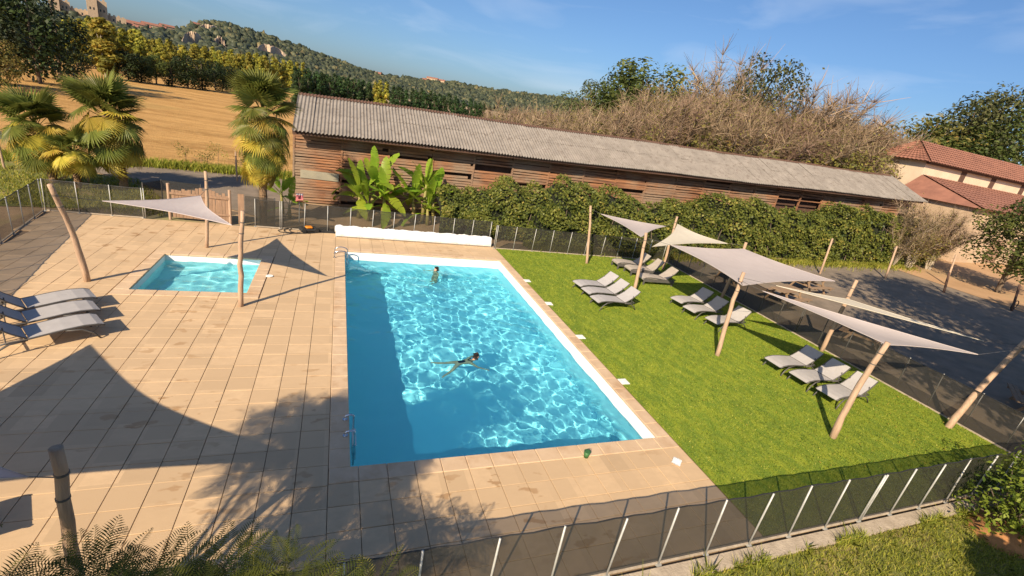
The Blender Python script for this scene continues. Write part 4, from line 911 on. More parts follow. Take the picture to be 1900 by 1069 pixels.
# ------------------------------------------------------------------ trees round the field
g1 = 'big dark trees at the corner of the field'
T('dark', 0, 40, -60, 82, 'huge dark tree with dense crown at the field corner', g1, 'broadleaf_tree', rz=.3)
T('dark', 1, -45, -40, 74, 'dark tree half cut off beside the huge dark tree', g1, 'broadleaf_tree'); T('dark', 2, 86, -10, 92, 'dark tree crowded against the huge dark tree', g1, 'broadleaf_tree')
T('olive', 1, -20, 60, 70, 'lighter scrubby tree under the dark trees', g1, 'broadleaf_tree')
for q_, (x_, y_, h_t, lb_t) in enumerate(((-63, 37, 18, 'tall dark tree first in the row shading the field'), (-57, 30, 16, 'tall dark tree second in the row shading the field'), (-50, 25, 15, 'tall dark tree third in the row shading the field'), (-70, 47, 18, 'tall dark tree last in the row shading the field'))): plant_tree(T_['dark', q_ % 3], (x_, y_, -.1), h_t, q_*1.3, 'broadleaf_tree', lb_t, 'tree', g1)
T('dark', 2, 133, 78, 98, 'small dark round tree standing alone at the field edge', None, 'broadleaf_tree')
gp = 'yellow green poplars behind the field'; lp = 'slender yellow green poplar behind the dry field'
r3 = random.Random(11)
T('poplar', 0, 185, 28, 112, 'broad yellow poplar with pale split trunk at the field edge', None, 'poplar_tree', sz=.62)
def wood_top(x): return np.interp(x, [110, 180, 260, 330, 400, 470, 540, 620], [34, 26, 56, 78, 86, 98, 110, 128])
k = 0
for x in range(112, 560, 12):
    for row_ in range(3):
        k += 1; T('poplar', k % 3, x+r3.uniform(-8, 8), wood_top(x)+r3.uniform(-4, 12)+row_*2, 128+row_*24+.12*x+r3.uniform(-8, 8), lp, gp, 'poplar_tree', sz=r3.uniform(.75, 1.05))
gd = 'dark shrubs along the field edge'
for x, y, d in ((232, 88, 112), (258, 95, 114), (285, 100, 116), (345, 98, 118), (372, 104, 121), (398, 110, 126), (425, 118, 132), (315, 112, 116), (440, 126, 137)):
    T('dark' if x != 285 else 'mid', k % 3, x, y, d, 'dark bushy tree in the row along the field edge', gd, 'broadleaf_tree', sz=.8); k += 1
gc = 'dark plantation trees behind the barn'
for i, x in enumerate(range(548, 905, 9)):
    y = np.interp(x, [548, 600, 680, 720, 760, 830, 905], [120, 130, 146, 158, 160, 172, 190])
    if 690 < x < 720: continue
    T('conifer', i % 2, x+r3.uniform(-3, 3), y+r3.uniform(-3, 4), 118+.1*(x-548)+r3.uniform(-5, 5), 'dark narrow tree in the dense plantation row behind the barn', gc, 'plantation_tree', sz=.9)
    if i % 2: T('conifer', 1, x+r3.uniform(-3, 3), y+6, 104+.1*(x-548), 'dark narrow tree in the dense plantation row behind the barn', gc, 'plantation_tree', sz=.8)
for x, y in ((706, 146), (718, 150), (698, 150)): T('poplar', 1, x, y, 150, 'pale yellow poplar in the gap of the dark plantation', 'pale poplars in the plantation gap', 'poplar_tree')
# ------------------------------------------------------------------ bare thicket and trees behind the barn
gb = 'bare brown shrubs behind the barn'
tops = lambda x: np.interp(x, [905, 950, 1000, 1060, 1130, 1200, 1260, 1330, 1400, 1470, 1540, 1600, 1660, 1720], [196, 180, 182, 186, 184, 172, 160, 158, 168, 178, 190, 200, 232, 285])
for i, x in enumerate(np.arange(922, 1690, 14)):
    for row_ in range(2):
        d = 36+row_*9+(x-920)*.028+r3.uniform(-2, 2)
        T('brush', (i*2+row_) % 4, x+r3.uniform(-7, 7), tops(x)+r3.uniform(22, 50)-row_*4, d, 'leafless brown bushy shrub in the thicket behind the barn', gb, 'bare_shrub', sz=r3.uniform(.9, 1.1), behind=17.5+5*row_)
for i, (x, y, d) in enumerate(((985, 232, 40), (1120, 230, 41), (1215, 235, 42), (1290, 215, 46), (1380, 250, 44), (1480, 262, 50), (1180, 205, 52), (1560, 240, 60), (1640, 290, 52), (945, 215, 42), (1040, 222, 44), (1080, 212, 46), (1250, 200, 50), (1330, 205, 52), (1430, 228, 54), (1520, 235, 58), (1600, 258, 60), (1350, 240, 44), (1260, 238, 43))):
    T('olive', i % 2, x, y, d, 'olive leafed bush in the thicket behind the barn', 'olive bushes behind the barn', 'olive_bush', sz=.8, behind=16.5)
gm = 'green trees rising behind the thicket'
for kd, i, x, y, d, lb, sz in (('grey', 0, 1108, 143, 75, 'small grey green tree rising alone over the bare thicket', .8), ('mid', 0, 1212, 112, 68, 'dark green round tree over the bare thicket', .72), ('olive', 0, 1300, 138, 66, 'brownish green tree next to the dark round tree', 1.), ('mid', 2, 1175, 150, 72, 'lower green tree leaning on the dark round tree', .9),
    ('bare', 0, 1368, 108, 64, 'tall leafless tree with thin upright twigs', 1.05), ('grey', 1, 1440, 102, 60, 'tall sparse pine like tree with layered open crown', 1.1), ('bare', 1, 1520, 165, 50, 'pale leafless tree spreading beside the pine like tree', .9), ('bare', 0, 1580, 188, 48, 'wide leafless tree drooping over the barn end', .85), ('olive', 1, 1735, 210, 92, 'broad round green tree behind the red roofed house', .75), ('olive', 0, 1690, 228, 95, 'green tree tucked beside the broad round tree', .75), ('mid', 0, 1785, 218, 96, 'round green tree touching the tall tree by the house', .75), ('grey', 0, 1848, 160, 98, 'tall open green tree behind the house roof', 1.), ('mid', 1, 1893, 172, 102, 'tall green tree at the far end of the house', .95), ('bare', 1, 1745, 350, 47, 'grey leafless tree in front of the house wall', .7)):
    T(kd, i, x, y, d, lb, gm, 'broadleaf_tree' if kd not in ('bare',) else 'bare_tree', sz=sz, behind=20 if x != 1735 else None)
for x, y, d, lb in ((1738, 384, 46, 'tangled leafless bush at the end of the creeper hedge'), (1704, 392, 45, 'leafless bush with pale crossing stems by the barn end'), (1772, 396, 48, 'low leafless bush beside the stone outbuilding')):
    T('brush', 1, x, y, d, lb, 'tangled bushes at the hedge end', 'bare_shrub', hmin=2.2)
for x, y, d, lb in ((1952, 372, 46, 'yellow green leafy shrub in front of the stone outbuilding'), (1722, 410, 46.5, 'olive leafy shrub between hedge and outbuilding')):
    T('mid' if x > 1800 else 'olive', 1, x, y, d, lb, 'leafy shrubs by the outbuilding', 'leafy_shrub', sz=.8)

# ------------------------------------------------------------------ house beyond the dirt yard
HB = pplane(1838, 487, 0, 56.); HY = HB.y
def hw(x, y, off=0): return pplane(x, y, 1, HY+off)
ho = empty('red_roofed_house', (HB.x, HY, HB.z), 0, 'cream walled house with red tiled roofs beyond the dirt yard', 'house')
def hl(P): return (P.x-HB.x, P.y-HY, P.z-HB.z)
UB = 6.8; UD = 4.4
A = hw(1712, 372, UB); Bq = hw(1732, 300, UB); Cq = hw(1905, 321, UB); xl, xr = hl(Bq)[0]-.9, hl(Cq)[0]+9; zt = hl(Bq)[2]; dzx = 0
MB().box(xl, xr, UB, UB+UD, -.5, zt).obj('wall', M['plaster'], ho)
rf = MB(); zr = hl(hw(1760, 274, UB+UD/2))[2]; e = .6
UM = UB+UD/2; rf.quad((xl-e, UB-e, zt-.12), (xr, UB-e, zt-.12), (xr, UM, zr), (xl+1.3, UM, zr)); rf.quad((xl-e, UB+UD+e, zt-.12), (xl-e, UB-e, zt-.12), (xl+1.3, UM, zr)); rf.quad((xr, UB+UD+e, zt-.12), (xl-e, UB+UD+e, zt-.12), (xl+1.3, UM, zr), (xr, UM, zr))
ro = rf.obj('roof', M['tile'], ho)
def tile_rows(P00, P10, P11, P01, nx, ny, parent):
    """rounded tile courses standing proud of the roof plane, one course per part"""
    P00, P10, P11, P01 = map(Vector, (P00, P10, P11, P01)); nrm = (P10-P00).cross(P01-P00).normalized()
    for j in range(ny):
        V = []; F = []; a, b = j/ny, (j+1.12)/ny
        for i in range(nx*4+1):
            u_ = i/(nx*4); wv = .035*math.cos(2*math.pi*i/4)
            for q, lift in ((a, .09), (min(1, b), .035)): V.append(tuple((P00.lerp(P10, u_)).lerp(P01.lerp(P11, u_), q)+nrm*(wv+lift)))
        for i in range(nx*4): F.append((2*i, 2*i+2, 2*i+3, 2*i+1))
        link('tile_course', fast('tile_course', V, F, M['tile'], smooth=False), parent)
tile_rows((xl-e, UB-e, zt-.12), (xr, UB-e, zt-.12), (xr, UM, zr), (xl+1.3, UM, zr), 60, 9, ro); tile_rows((xl-e, UB+UD+e, zt-.12), (xl-e, UB-e, zt-.12), (xl+1.3, UM, zr), (xl+1.29, UM+.01, zr), 14, 9, ro)
for i, (xa, xb) in enumerate(((1772, 1792), (1834, 1852), (1898, 1912))):
    P, Q = hl(hw((xa+xb)/2-6, 335, UB)), hl(hw((xa+xb)/2+6, 335, UB)); MB().box((P[0]+Q[0])/2-.4, (P[0]+Q[0])/2+.4, UB-.06, UB-.01, zt-2.3, zt-.25).obj('shutter', M['dark_wood'], ho)
MB().box(xl, xr, UB-.05, UB-.012, zt-2.65, zt-2.5).obj('string_course', M['stone'], ho); MB().box(xl-.1, xr, UB-.35, UB-.02, zt-.3, zt-.14).obj('eave_board', M['dark_wood'], ho)
L0 = hl(hw(1788, 440))[0]; zl = hl(hw(1800, 378))[2]; zl2 = hl(hw(1800, 343, UB-.1))[2]
MB().box(L0, xr, .02, UB-.1, -.6, zl-.1).obj('lean_to_wall', M['stone'], ho)
r2 = MB(); r2.quad((L0-.4, -.5, zl-.25), (xr, -.5, zl-.25), (xr, UB-.08, zl2), (L0+2.6, UB-.08, zl2)); r2.quad((L0-.4, UB-.08, zl-.25), (L0-.4, -.5, zl-.25), (L0+2.6, UB-.08, zl2)); r2o = r2.obj('lean_to_roof', M['tile'], ho)
tile_rows((L0-.4, -.5, zl-.25), (xr, -.5, zl-.25), (xr, UB-.08, zl2), (L0+2.6, UB-.08, zl2), 50, 11, r2o)
for i, (dx, dy, hh) in enumerate(((-1.1, 4.6, 7.6), (-1.3, 3.2, 7.2), (-1.2, 1.6, 6.4), (-.9, .3, 5.6), (-1.6, 5.8, 8.4), (-2.3, 2.4, 6.6))):
    plant_tree(T_['brush', i % 4], (HB.x+xl+dx, HY+UB+dy, HB.z-.3), hh, i*1.1, 'bare_shrub', ('tall leafless shrub against the rear of the house side wall', 'leafless shrub against the middle of the house side wall', 'leafless shrub near the front of the house side wall', 'lower leafless shrub at the front corner of the house', 'tallest leafless shrub behind the house side wall', 'leafless shrub between the barn end and the house')[i], 'shrub', 'bare shrubs between barn end and house', ('stems', 'twigs', 'leaves'))
D0, D1 = hl(hw(1829, 470))[0], hl(hw(1853, 470))[0]; dr = MB().box(D0, D1, -.06, .0, .02, 2.05).obj('door', M['gatewood'], ho); MB().box(D1-.2, D1-.12, -.11, -.06, .95, 1.1).obj('handle', M['steel'], dr)
MB().box(D0-.15, D1+.15, -.09, .01, 2.08, 2.28).obj('door_lintel', M['stone'], ho)
# ------------------------------------------------------------------ creeper hedge
hd = empty('creeper_hedge', (5.2, 4.6, 0), 0, 'long hedge smothered in glossy green creeper in front of the barn', 'hedge')
def hedge_prof(x):
    top = 2.75+.35*math.sin(x*.55+.8)+.22*math.sin(x*1.7)+.12*math.sin(x*3.9)+.022*max(0, x-12)
    if x < 7.5: top *= .62+.38*max(0, min(1, (x-4.4)/3))
    fy = 3.45-.012*x+.22*math.sin(x*.9+1)+.12*math.sin(x*2.3); return top, fy+.4*(x < 6)
r_ = np.random.default_rng(8); C = []; N = []; TT_ = []; SZ = []
HX0, HX1 = 4.6, 44.0
def hedge_surf(x, s_, inset=0.):
    tp, fy = hedge_prof(x); g0 = gz(x); dp = 3.0
    a = s_*1.9                                                # 0 at the front foot, over the shoulder, back along the top
    if a < 1: y = fy+.35*a**2; z = g0+.05+(tp-.5)*a; n_ = (0, -1, .25)
    else: q = (a-1)/.9; y = fy+.35+dp*q*.8; z = g0+tp-.45+.45*math.sin(min(1, q*1.6)*math.pi/2); n_ = (0, -.5+.3*q, 1)
    n_ = np.array(n_)/np.linalg.norm(n_); return np.array([x, y, z])-n_*inset, n_
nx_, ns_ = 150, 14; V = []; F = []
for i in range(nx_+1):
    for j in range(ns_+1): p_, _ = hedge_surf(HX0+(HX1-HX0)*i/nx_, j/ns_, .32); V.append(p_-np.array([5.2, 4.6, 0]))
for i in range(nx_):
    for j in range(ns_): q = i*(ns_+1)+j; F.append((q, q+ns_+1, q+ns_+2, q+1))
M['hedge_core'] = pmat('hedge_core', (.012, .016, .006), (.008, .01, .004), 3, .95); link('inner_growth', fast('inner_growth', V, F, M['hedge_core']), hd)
n = 52000; xs_ = HX0+(HX1-HX0)*r_.uniform(0, 1, n)**1.25; ss_ = r_.uniform(.0, 1, n)
for i in range(n):
    p_, n_ = hedge_surf(xs_[i], ss_[i]); x, y, z = p_
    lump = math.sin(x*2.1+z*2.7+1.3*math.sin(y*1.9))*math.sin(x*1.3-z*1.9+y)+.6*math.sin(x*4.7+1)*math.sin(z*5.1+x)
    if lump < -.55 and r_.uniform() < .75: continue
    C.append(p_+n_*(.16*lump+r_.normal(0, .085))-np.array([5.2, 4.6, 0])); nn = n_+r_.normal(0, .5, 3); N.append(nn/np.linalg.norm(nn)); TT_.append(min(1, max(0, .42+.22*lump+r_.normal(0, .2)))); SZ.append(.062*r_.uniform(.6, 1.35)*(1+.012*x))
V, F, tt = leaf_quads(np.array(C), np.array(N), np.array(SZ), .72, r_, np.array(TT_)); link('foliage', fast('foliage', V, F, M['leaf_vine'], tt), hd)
st = MB()
for i in range(40):
    x = random.uniform(6, 38); p_, _ = hedge_surf(x, .02, .1); q_, _ = hedge_surf(x+random.uniform(-.5, .5), .45, .15); o5 = Vector((5.2, 4.6, 0)); st.tube([Vector(p_)-o5, (Vector(p_)+Vector(q_))/2-o5+Vector((random.uniform(-.15, .15), 0, 0)), Vector(q_)-o5], [.03, .022, .015], 5)
tag(st.obj('stems', M['bark'], hd), kind='stuff')
# rough grass at the hedge foot and weeds along the verge
def blades(name, pts, h, w_, mat, label, seed, parent=None, lean=.35):
    r_ = np.random.default_rng(seed); n = len(pts); d = r_.normal(0, lean, (n, 2)); hh = h*r_.uniform(.4, 1.3, n); a = r_.uniform(0, 6.28, n); s_ = np.stack([np.cos(a), np.sin(a), 0*a], 1)*w_
    tip = pts+np.stack([d[:, 0]*hh, d[:, 1]*hh, hh], 1); mid = pts+np.stack([d[:, 0]*hh*.3, d[:, 1]*hh*.3, hh*.55], 1)
    V = np.stack([pts-s_, pts+s_, mid+s_*.7, tip, mid-s_*.7], 1).reshape(-1, 3); F = np.arange(5*n).reshape(n, 5)
    o = link(name, fast(name, V, F, mat, np.repeat(np.clip(r_.normal(.45, .28, n), 0, 1), 5)), parent); return tag(o, label, 'grass', kind='stuff') if label else o
n = 9000; xs_ = r_.uniform(9, 41, n); pts = np.stack([xs_, 3.25-.012*xs_-np.abs(r_.normal(0, .5, n)), np.array([gz(q) for q in xs_])-.05], 1); blades('rough_grass', pts, .26, .018, M['grass'], 'rough dry grass along the foot of the creeper hedge', 12)
n = 70000; pts = np.stack([r_.uniform(2.5, 16.5, n), -15.44-r_.uniform(0, 1, n)**1.0*3.6, np.full(n, -.03)], 1); blades('lawn_grass', pts, .085, .006, M['grass'], 'green and straw coloured lawn grass outside the pool fence', 13, lean=.5)
n = 2600; pts = np.stack([r_.uniform(2.5, 13, n), -15.40-np.abs(r_.normal(0, .06, n)), np.full(n, -.02)], 1); pts = pts[np.sin(pts[:, 0]*2.3)+np.sin(pts[:, 0]*5.1) > .1]; blades('kerb_weeds', pts, .20, .006, M['grass'], 'longer grass tufts leaning over the concrete kerb', 18, lean=.6)
n = 9000; pts = np.stack([r_.uniform(-20, -2.8, n), np.zeros(n), np.full(n, -.03)], 1); pts[:, 1] = np.interp(pts[:, 0], [-40, -13, -10.5, -3], [9.2, 11.3, 13.5, 14.5])+r_.normal(0, .35, n); blades('verge_grass', pts, .4, .022, M['grass'], 'green weeds between the gravel path and the dry field', 14)
n = 14000; pts = np.stack([r_.uniform(-25, -7, n), r_.uniform(2.6, 9.5, n), np.full(n, -.03)], 1); pts = pts[(pts[:, 1] > 2.9) & (pts[:, 0]+.55*pts[:, 1] < -4.6)]; blades('grass_tufts', pts, .12, .02, M['grass'], 'short grass round the palms outside the fence', 15)
n = 120000; pts = np.stack([r_.uniform(7.13, 17.40, n), r_.uniform(-15.08, 1.84, n), np.zeros(n)], 1); blades('turf_blades', pts, .030, .009, M['turf_blade'], 'short dense blades of the green turf', 19, lean=.7)
n = 900; pts = np.stack([r_.uniform(7.4, 17.2, n), r_.uniform(-14.9, 1.5, n), np.full(n, .035)], 1); pts[:, 0] = 17.2-(17.2-pts[:, 0])*r_.uniform(.2, 1, n)
V, F, tt = leaf_quads(pts, np.tile([0, 0, 1.], (n, 1))+r_.normal(0, .2, (n, 3)), .022, .6, r_, r_.uniform(.4, 1, n)); tag(link('fallen_leaves', fast('fallen_leaves', V, F, M['palm_yellow'], tt)), 'small dry leaves scattered over the turf', 'leaves', kind='stuff')

# ------------------------------------------------------------------ fan palms
def fan_mesh(seed, L_pet, Rb, droop, mat, beta, cover=2.3):
    r_ = np.random.default_rng(seed); V = []; F = []; T = []; ns = 34; t0 = r_.uniform(.25, .7)
    for s in range(-1, 2, 2): pass
    k = 0                                                     # petiole: a thin three sided stalk
    for q in np.linspace(0, 1, 4):
        for a in range(3): V.append((L_pet*q, .016*math.cos(a*2.1), -.18*L_pet*droop*q*q+.016*math.sin(a*2.1))); T.append(.3)
    for i in range(3):
        for a in range(3): F.append((i*3+a, i*3+(a+1) % 3, i*3+3+(a+1) % 3, i*3+3+a))
    z0 = -.18*L_pet*droop
    for s in range(ns):
        a = -cover+2*cover*(s+.5)/ns; da = cover/ns*1.04; ln = Rb*(1-.16*(abs(a)/cover)**2)*r_.uniform(.88, 1.05); dr = droop*r_.uniform(.7, 1.3); tn = np.clip(t0+r_.normal(0, .13), 0, 1); k = len(V)
        def P(rr, ang, lift=0):
            x_, z_ = rr*math.cos(ang), -dr*.5*(rr/Rb)**2*Rb+lift-.10*abs(math.sin(ang))*rr
            return (L_pet+x_*math.cos(beta)+z_*math.sin(beta), rr*math.sin(ang), z0-x_*math.sin(beta)+z_*math.cos(beta))
        V += [P(.02, a), P(ln*.55, a-da, -.012), P(ln*.57, a, .012), P(ln*.55, a+da, -.012), P(ln*.8, a-da*.45, -.008), P(ln*.8, a+da*.45, -.008), P(ln, a, -.1*dr*Rb)]
        T += [tn*.8, tn, tn, tn, tn, tn, min(1, tn+.25)]
        F += [(k, k+1, k+2, k+2), (k, k+2, k+3, k+3), (k+1, k+4, k+2, k+2), (k+2, k+5, k+3, k+3), (k+2, k+4, k+6, k+5)]
    V = np.array(V); quads = [f for f in F if len(set(f)) == 4]; tris = [f[:3] for f in F if len(set(f)) == 3]
    me = bpy.data.meshes.new('frond'); me.from_pydata(V.tolist(), [], quads+tris); a_ = me.attributes.new('tint', 'FLOAT', 'POINT'); a_.data.foreach_set('value', np.array(T, dtype=np.float32)); me.materials.append(mat); return me
FANG = [fan_mesh(i, .70, .86, .12+.12*i, M['palm_green'], R(8+14*i)) for i in range(3)]; FANY = [fan_mesh(10+i, .72, .74, .45+.2*i, M['palm_yellow'], R(42+16*i)) for i in range(3)]; FANM = [fan_mesh(20+i, .78, .78, .4, M['palm_green'], R(38+15*i)) for i in range(3)]
def palm(loc, hcrown, label, seed, n=46, s=1., lowf=.5, trunk_lean=(0, 0)):
    r2 = random.Random(seed); o = empty('fan_palm', loc, 0, label, 'palm', 'fan palms outside the fence'); m = MB(); n_ = 16; pts = []; rr = []
    for i in range(n_+1): q = i/n_; pts.append((trunk_lean[0]*q*q, trunk_lean[1]*q*q, -.1+(hcrown+.1)*q)); rr.append((.13+.035*q+.012*math.sin(i*2.3))*s)
    to = m.tube(pts, rr, 12).obj('trunk', M['palm_trunk'], o); V = []; F = []; T = []
    rq = np.random.default_rng(seed)
    for i in range(420):                                      # fibre and old leaf bases
        q = rq.uniform(.08, 1); a = rq.uniform(0, 6.28); k = len(V); rad_ = (.13+.035*q)*s; c = Vector((trunk_lean[0]*q*q+rad_*math.cos(a), trunk_lean[1]*q*q+rad_*math.sin(a), hcrown*q)); ou = Vector((math.cos(a), math.sin(a), .9)); sd = Vector((-math.sin(a), math.cos(a), 0))*.022
        V += [c-sd, c+sd, c+ou*rq.uniform(.05, .13)]; F.append((k, k+1, k+2)); T += [rq.uniform(0, 1)]*3
    tag(link('fibre', fast('fibre', [tuple(v) for v in V], F, M['twig'], T), to), kind='stuff')
    for i in range(n):
        q = i/(n-1); el = R(80-q*118+r2.uniform(-9, 9)); a = i*2.399+r2.uniform(-.25, .25)
        yel = (q > .36 and r2.random() < .42) or (q > .72 and r2.random() < .75); me = (FANY[i % 3] if yel else (FANG[i % 3] if q < .34 else FANM[i % 3]))
        hz_ = hcrown+.05-max(0, q-.15)*hcrown*.62*lowf*1.25; dirv = Vector((math.cos(a)*math.cos(el), math.sin(a)*math.cos(el), math.sin(el)))
        qx = dirv; qz = Vector((-math.cos(a)*math.sin(el), -math.sin(a)*math.sin(el), math.cos(el))); qy = qz.cross(qx)
        mt = Matrix((qx, qy, qz)).transposed(); mt.rotate(Quaternion(qx, r2.uniform(-.35, .35)))
        tq = hz_/hcrown; f_ = link('frond', me, o, (trunk_lean[0]*tq*tq, trunk_lean[1]*tq*tq, hz_), mt.to_euler(), s*r2.uniform(.86, 1.1)*(1-.12*q))
    return o
palm((-3.36, 3.36, 0), 4.75, 'tall fan palm at the barn corner with hanging yellow fronds', 3, 56, 1.12, .72)
palm((-9.66, 7.3, 0), 3.25, 'broad fan palm with yellow fronds between fence and gravel path', 5, 50, 1.22, .72, (-.35, -.1))
palm((-12.1, 7.0, 0), 2.4, 'low fan palm leaning beside the broad fan palm', 8, 44, 1.15, .66, (-.3, 0))
palm((-11.0, 6.4, 0), 1.5, 'short young fan palm in the gap between the two larger palms', 9, 24, .85, .3)
# ------------------------------------------------------------------ banana plants
def ban_leaf(seed, Ln, Wd, arch, tears):
    r_ = np.random.default_rng(seed); n_ = 12; V = []; F = []; T = []; t0 = r_.uniform(.2, .65); ed = 1. if r_.uniform() < .4 else .3; pet = .3
    for i in range(n_+1):
        q = i/n_; x = pet+Ln*q*(1-.25*arch*q*q); z = Ln*(.05*q-arch*.62*q*q); w_ = Wd*(math.sin(math.pi*min(1, q*.93+.06))**.55)*(1 if i < n_ else .1); jit = r_.normal(0, .015, 2)
        for s, k in ((-1, 0), (0, 1), (1, 2)): V.append((x+(.10*Ln*abs(s))*.4, s*w_/2+(jit[0] if s < 0 else jit[1])*abs(s), z-abs(s)*w_*.16+abs(s)*.02)); T.append(t0+.25*abs(s)*ed*q)
    for i in range(n_):
        for s in (0, 1):
            k = 3*i+s
            if i in tears:
                b = len(V); V += [tuple(np.array(V[k+3+(0 if s == 0 else 1)])*.75+np.array(V[k+(0 if s == 0 else 1)])*.25)]; T.append(t0); F.append((k, k+1, k+4, b) if s == 0 else (k, k+1, b, k+3))
            else: F.append((k, k+1, k+4, k+3))
    k = len(V)
    for q in (0, .5, 1): V += [(pet*q*1.0+Ln*.9*q*q*.3, -.022, .0), (pet*q+Ln*.9*q*q*.3, .022, .0), (pet*q+Ln*.9*q*q*.3, 0, -.03)]; T += [.6]*3
    for i in range(2):
        for a in range(3): F.append((k+i*3+a, k+i*3+(a+1) % 3, k+i*3+3+(a+1) % 3, k+i*3+3+a))
    return fast('leaf', V, F, M['banana'], np.clip(T, 0, 1))
BL = [ban_leaf(i, 1.55+.1*i, .46+.04*(i % 3), .25+.17*i, {2+i, 4, 6, 8, 9-i}) for i in range(5)]
def banana(loc, label, seed, stems, s=1.):
    r2 = random.Random(seed); o = empty('banana_plant', loc, 0, label, 'banana plant', 'banana plants by the barn')
    for (dx, dy, h, nl) in stems:
        ln = (r2.uniform(-.15, .15), r2.uniform(-.15, .15)); MB().tube([(dx, dy, -.05), (dx+ln[0]*.4, dy+ln[1]*.4, h*.5), (dx+ln[0], dy+ln[1], h)], [.12*s, .095*s, .06*s], 10).obj('stem', M['leaf_stem'], o, smooth=True)
        for i in range(nl):
            q = i/max(1, nl-1); el = R(82-q*80+r2.uniform(-8, 8)); a = i*2.2+seed+r2.uniform(-.3, .3)
            link('leaf', BL[min(4, int(q*4.2+r2.uniform(0, .8)))], o, (dx+ln[0], dy+ln[1], h-q*.45*h*.6), Euler((r2.uniform(-.5, .5), -el, a), 'XYZ'), s*r2.uniform(.8, 1.08))
    return o
M['leaf_stem'] = pmat('banana_stem', (.20, .22, .05), (.28, .20, .08), 3, .6, .2, 8, stretch=(1, 1, .3))
banana((1.35, 6.0, 0), 'banana clump with upright leaves nearer the tall palm', 2, [(0, 0, 1.9, 11), (-.6, -.3, 1.3, 8), (.55, -.35, 1.35, 8), (-.15, -.7, .8, 7)])
banana((4.1, 6.1, 0), 'banana clump with yellowing leaves next to the creeper hedge', 5, [(0, 0, 2.0, 11), (.55, -.3, 1.4, 8), (-.5, -.25, 1.3, 8), (.2, -.6, .8, 6)])
banana((-2.75, 5.0, 0), 'small young banana plant behind the tall palm', 7, [(0, 0, 1.1, 7), (.35, -.5, .6, 5)], .75)
# ------------------------------------------------------------------ feathery mimosa, lawn bush and the trees that shade the place
def fern_leaf(seed):
    r_ = np.random.default_rng(seed); V = []; F = []; T = []; Ln = .32; n_ = 15; t0 = r_.uniform(.2, .7)
    for i in range(n_):
        q = (i+1)/n_; x = Ln*q; z = -.10*q*q; ln = .10*math.sin(math.pi*min(1, q*.86+.1))
        for s in (-1, 1):
            k = len(V); V += [(x-.003, 0, z), (x-.004+ln*.22, s*ln*.5, z+.006), (x+ln*.42, s*ln, z-.014), (x+.006+ln*.22, s*ln*.5, z+.002)]; F.append((k, k+1, k+2, k+3)); T += [t0]*4
    k = len(V); V += [(0, -.003, 0), (0, .003, 0), (Ln, .001, -.1), (Ln, -.001, -.1)]; F.append((k, k+1, k+2, k+3)); T += [.8]*4
    return np.array(V), np.array(F), np.array(T)
FL = [fern_leaf(i) for i in range(3)]
def mimosa(clumps, per, seed):
    r_ = np.random.default_rng(seed); V = []; F = []; T = []; k = 0
    for c, rad in clumps:
        for i in range(int(per*rad**2)):
            d = unit(1, r_)[0]; d[2] = abs(d[2])*.8-.15; p_ = np.array(c)+d*rad*r_.uniform(.4, 1.); a = math.atan2(d[1], d[0])+r_.normal(0, .6)
            mt = np.array(Euler((r_.normal(0, .35), -(.25+r_.normal(0, .35)), a)).to_matrix()); lv, lf, lt = FL[r_.integers(3)]; s_ = r_.uniform(.75, 1.25)
            V.append((lv*s_)@mt.T+p_); F.append(lf+k); T.append(np.clip(lt+r_.normal(0, .18), 0, 1)); k += len(lv)
    return fast('crown', np.concatenate(V), np.concatenate(F), M['leaf_mimosa'], np.concatenate(T))
mc = [((-2.35, -15.35, 1.68), .34), ((-1.75, -15.5, 1.76), .36), ((-1.25, -15.45, 1.80), .30), ((-.75, -15.75, 1.86), .34), ((-4.0, -16.6, 5.4), .8), ((-3.7, -15.5, 4.1), .6), ((-3.5, -16.7, 5.8), .9), ((-3.8, -16.0, 4.9), .75), ((-2.9, -15.7, 1.85), .45), ((-2.1, -15.9, 1.85), .5), ((-1.3, -16.1, 1.95), .5), ((-.5, -16.2, 1.9), .42), ((.1, -15.95, 1.65), .28),
      ((-3.4, -16.2, 3.2), .7), ((-4.1, -16.4, 4.0), .9), ((-4.9, -16.2, 4.4), .9), ((-4.4, -17.0, 4.9), 1.), ((-5.4, -17.0, 5.2), 1.), ((-3.9, -17.2, 4.1), .8), ((-5.0, -15.6, 3.5), .7), ((-4.3, -15.5, 2.7), .5), ((-3.2, -16.9, 3.0), .7), ((-5.9, -16.2, 4.6), .8), ((-4.9, -17.9, 5.3), .9), ((-6.2, -17.6, 5.6), .9)]
mo = empty('mimosa_tree', (-3.6, -16.9, 0), 0, 'feathery leaved mimosa tree hanging over the deck edge', 'tree')
off = Vector((-3.6, -16.9, 0)); link('crown', mimosa([(tuple(Vector(c)-off), r2) for c, r2 in mc], 500, 4), mo)
mt_ = MB().tube([(0, 0, -.1), (-.1, .05, 1.2), (-.4, 0, 2.6), (-.9, .1, 4.2)], [.16, .13, .1, .06], 9)
for c, r2 in mc: e = Vector(c)-off; mt_.tube([Vector((-.1-.2*(e.z > 2.5), .03, min(1.4, e.z*.55))), e*.55+Vector((0, 0, .25)), e], [.05, .03, .012], 5)
mt_.obj('trunk', M['bark'], mo, smooth=True)
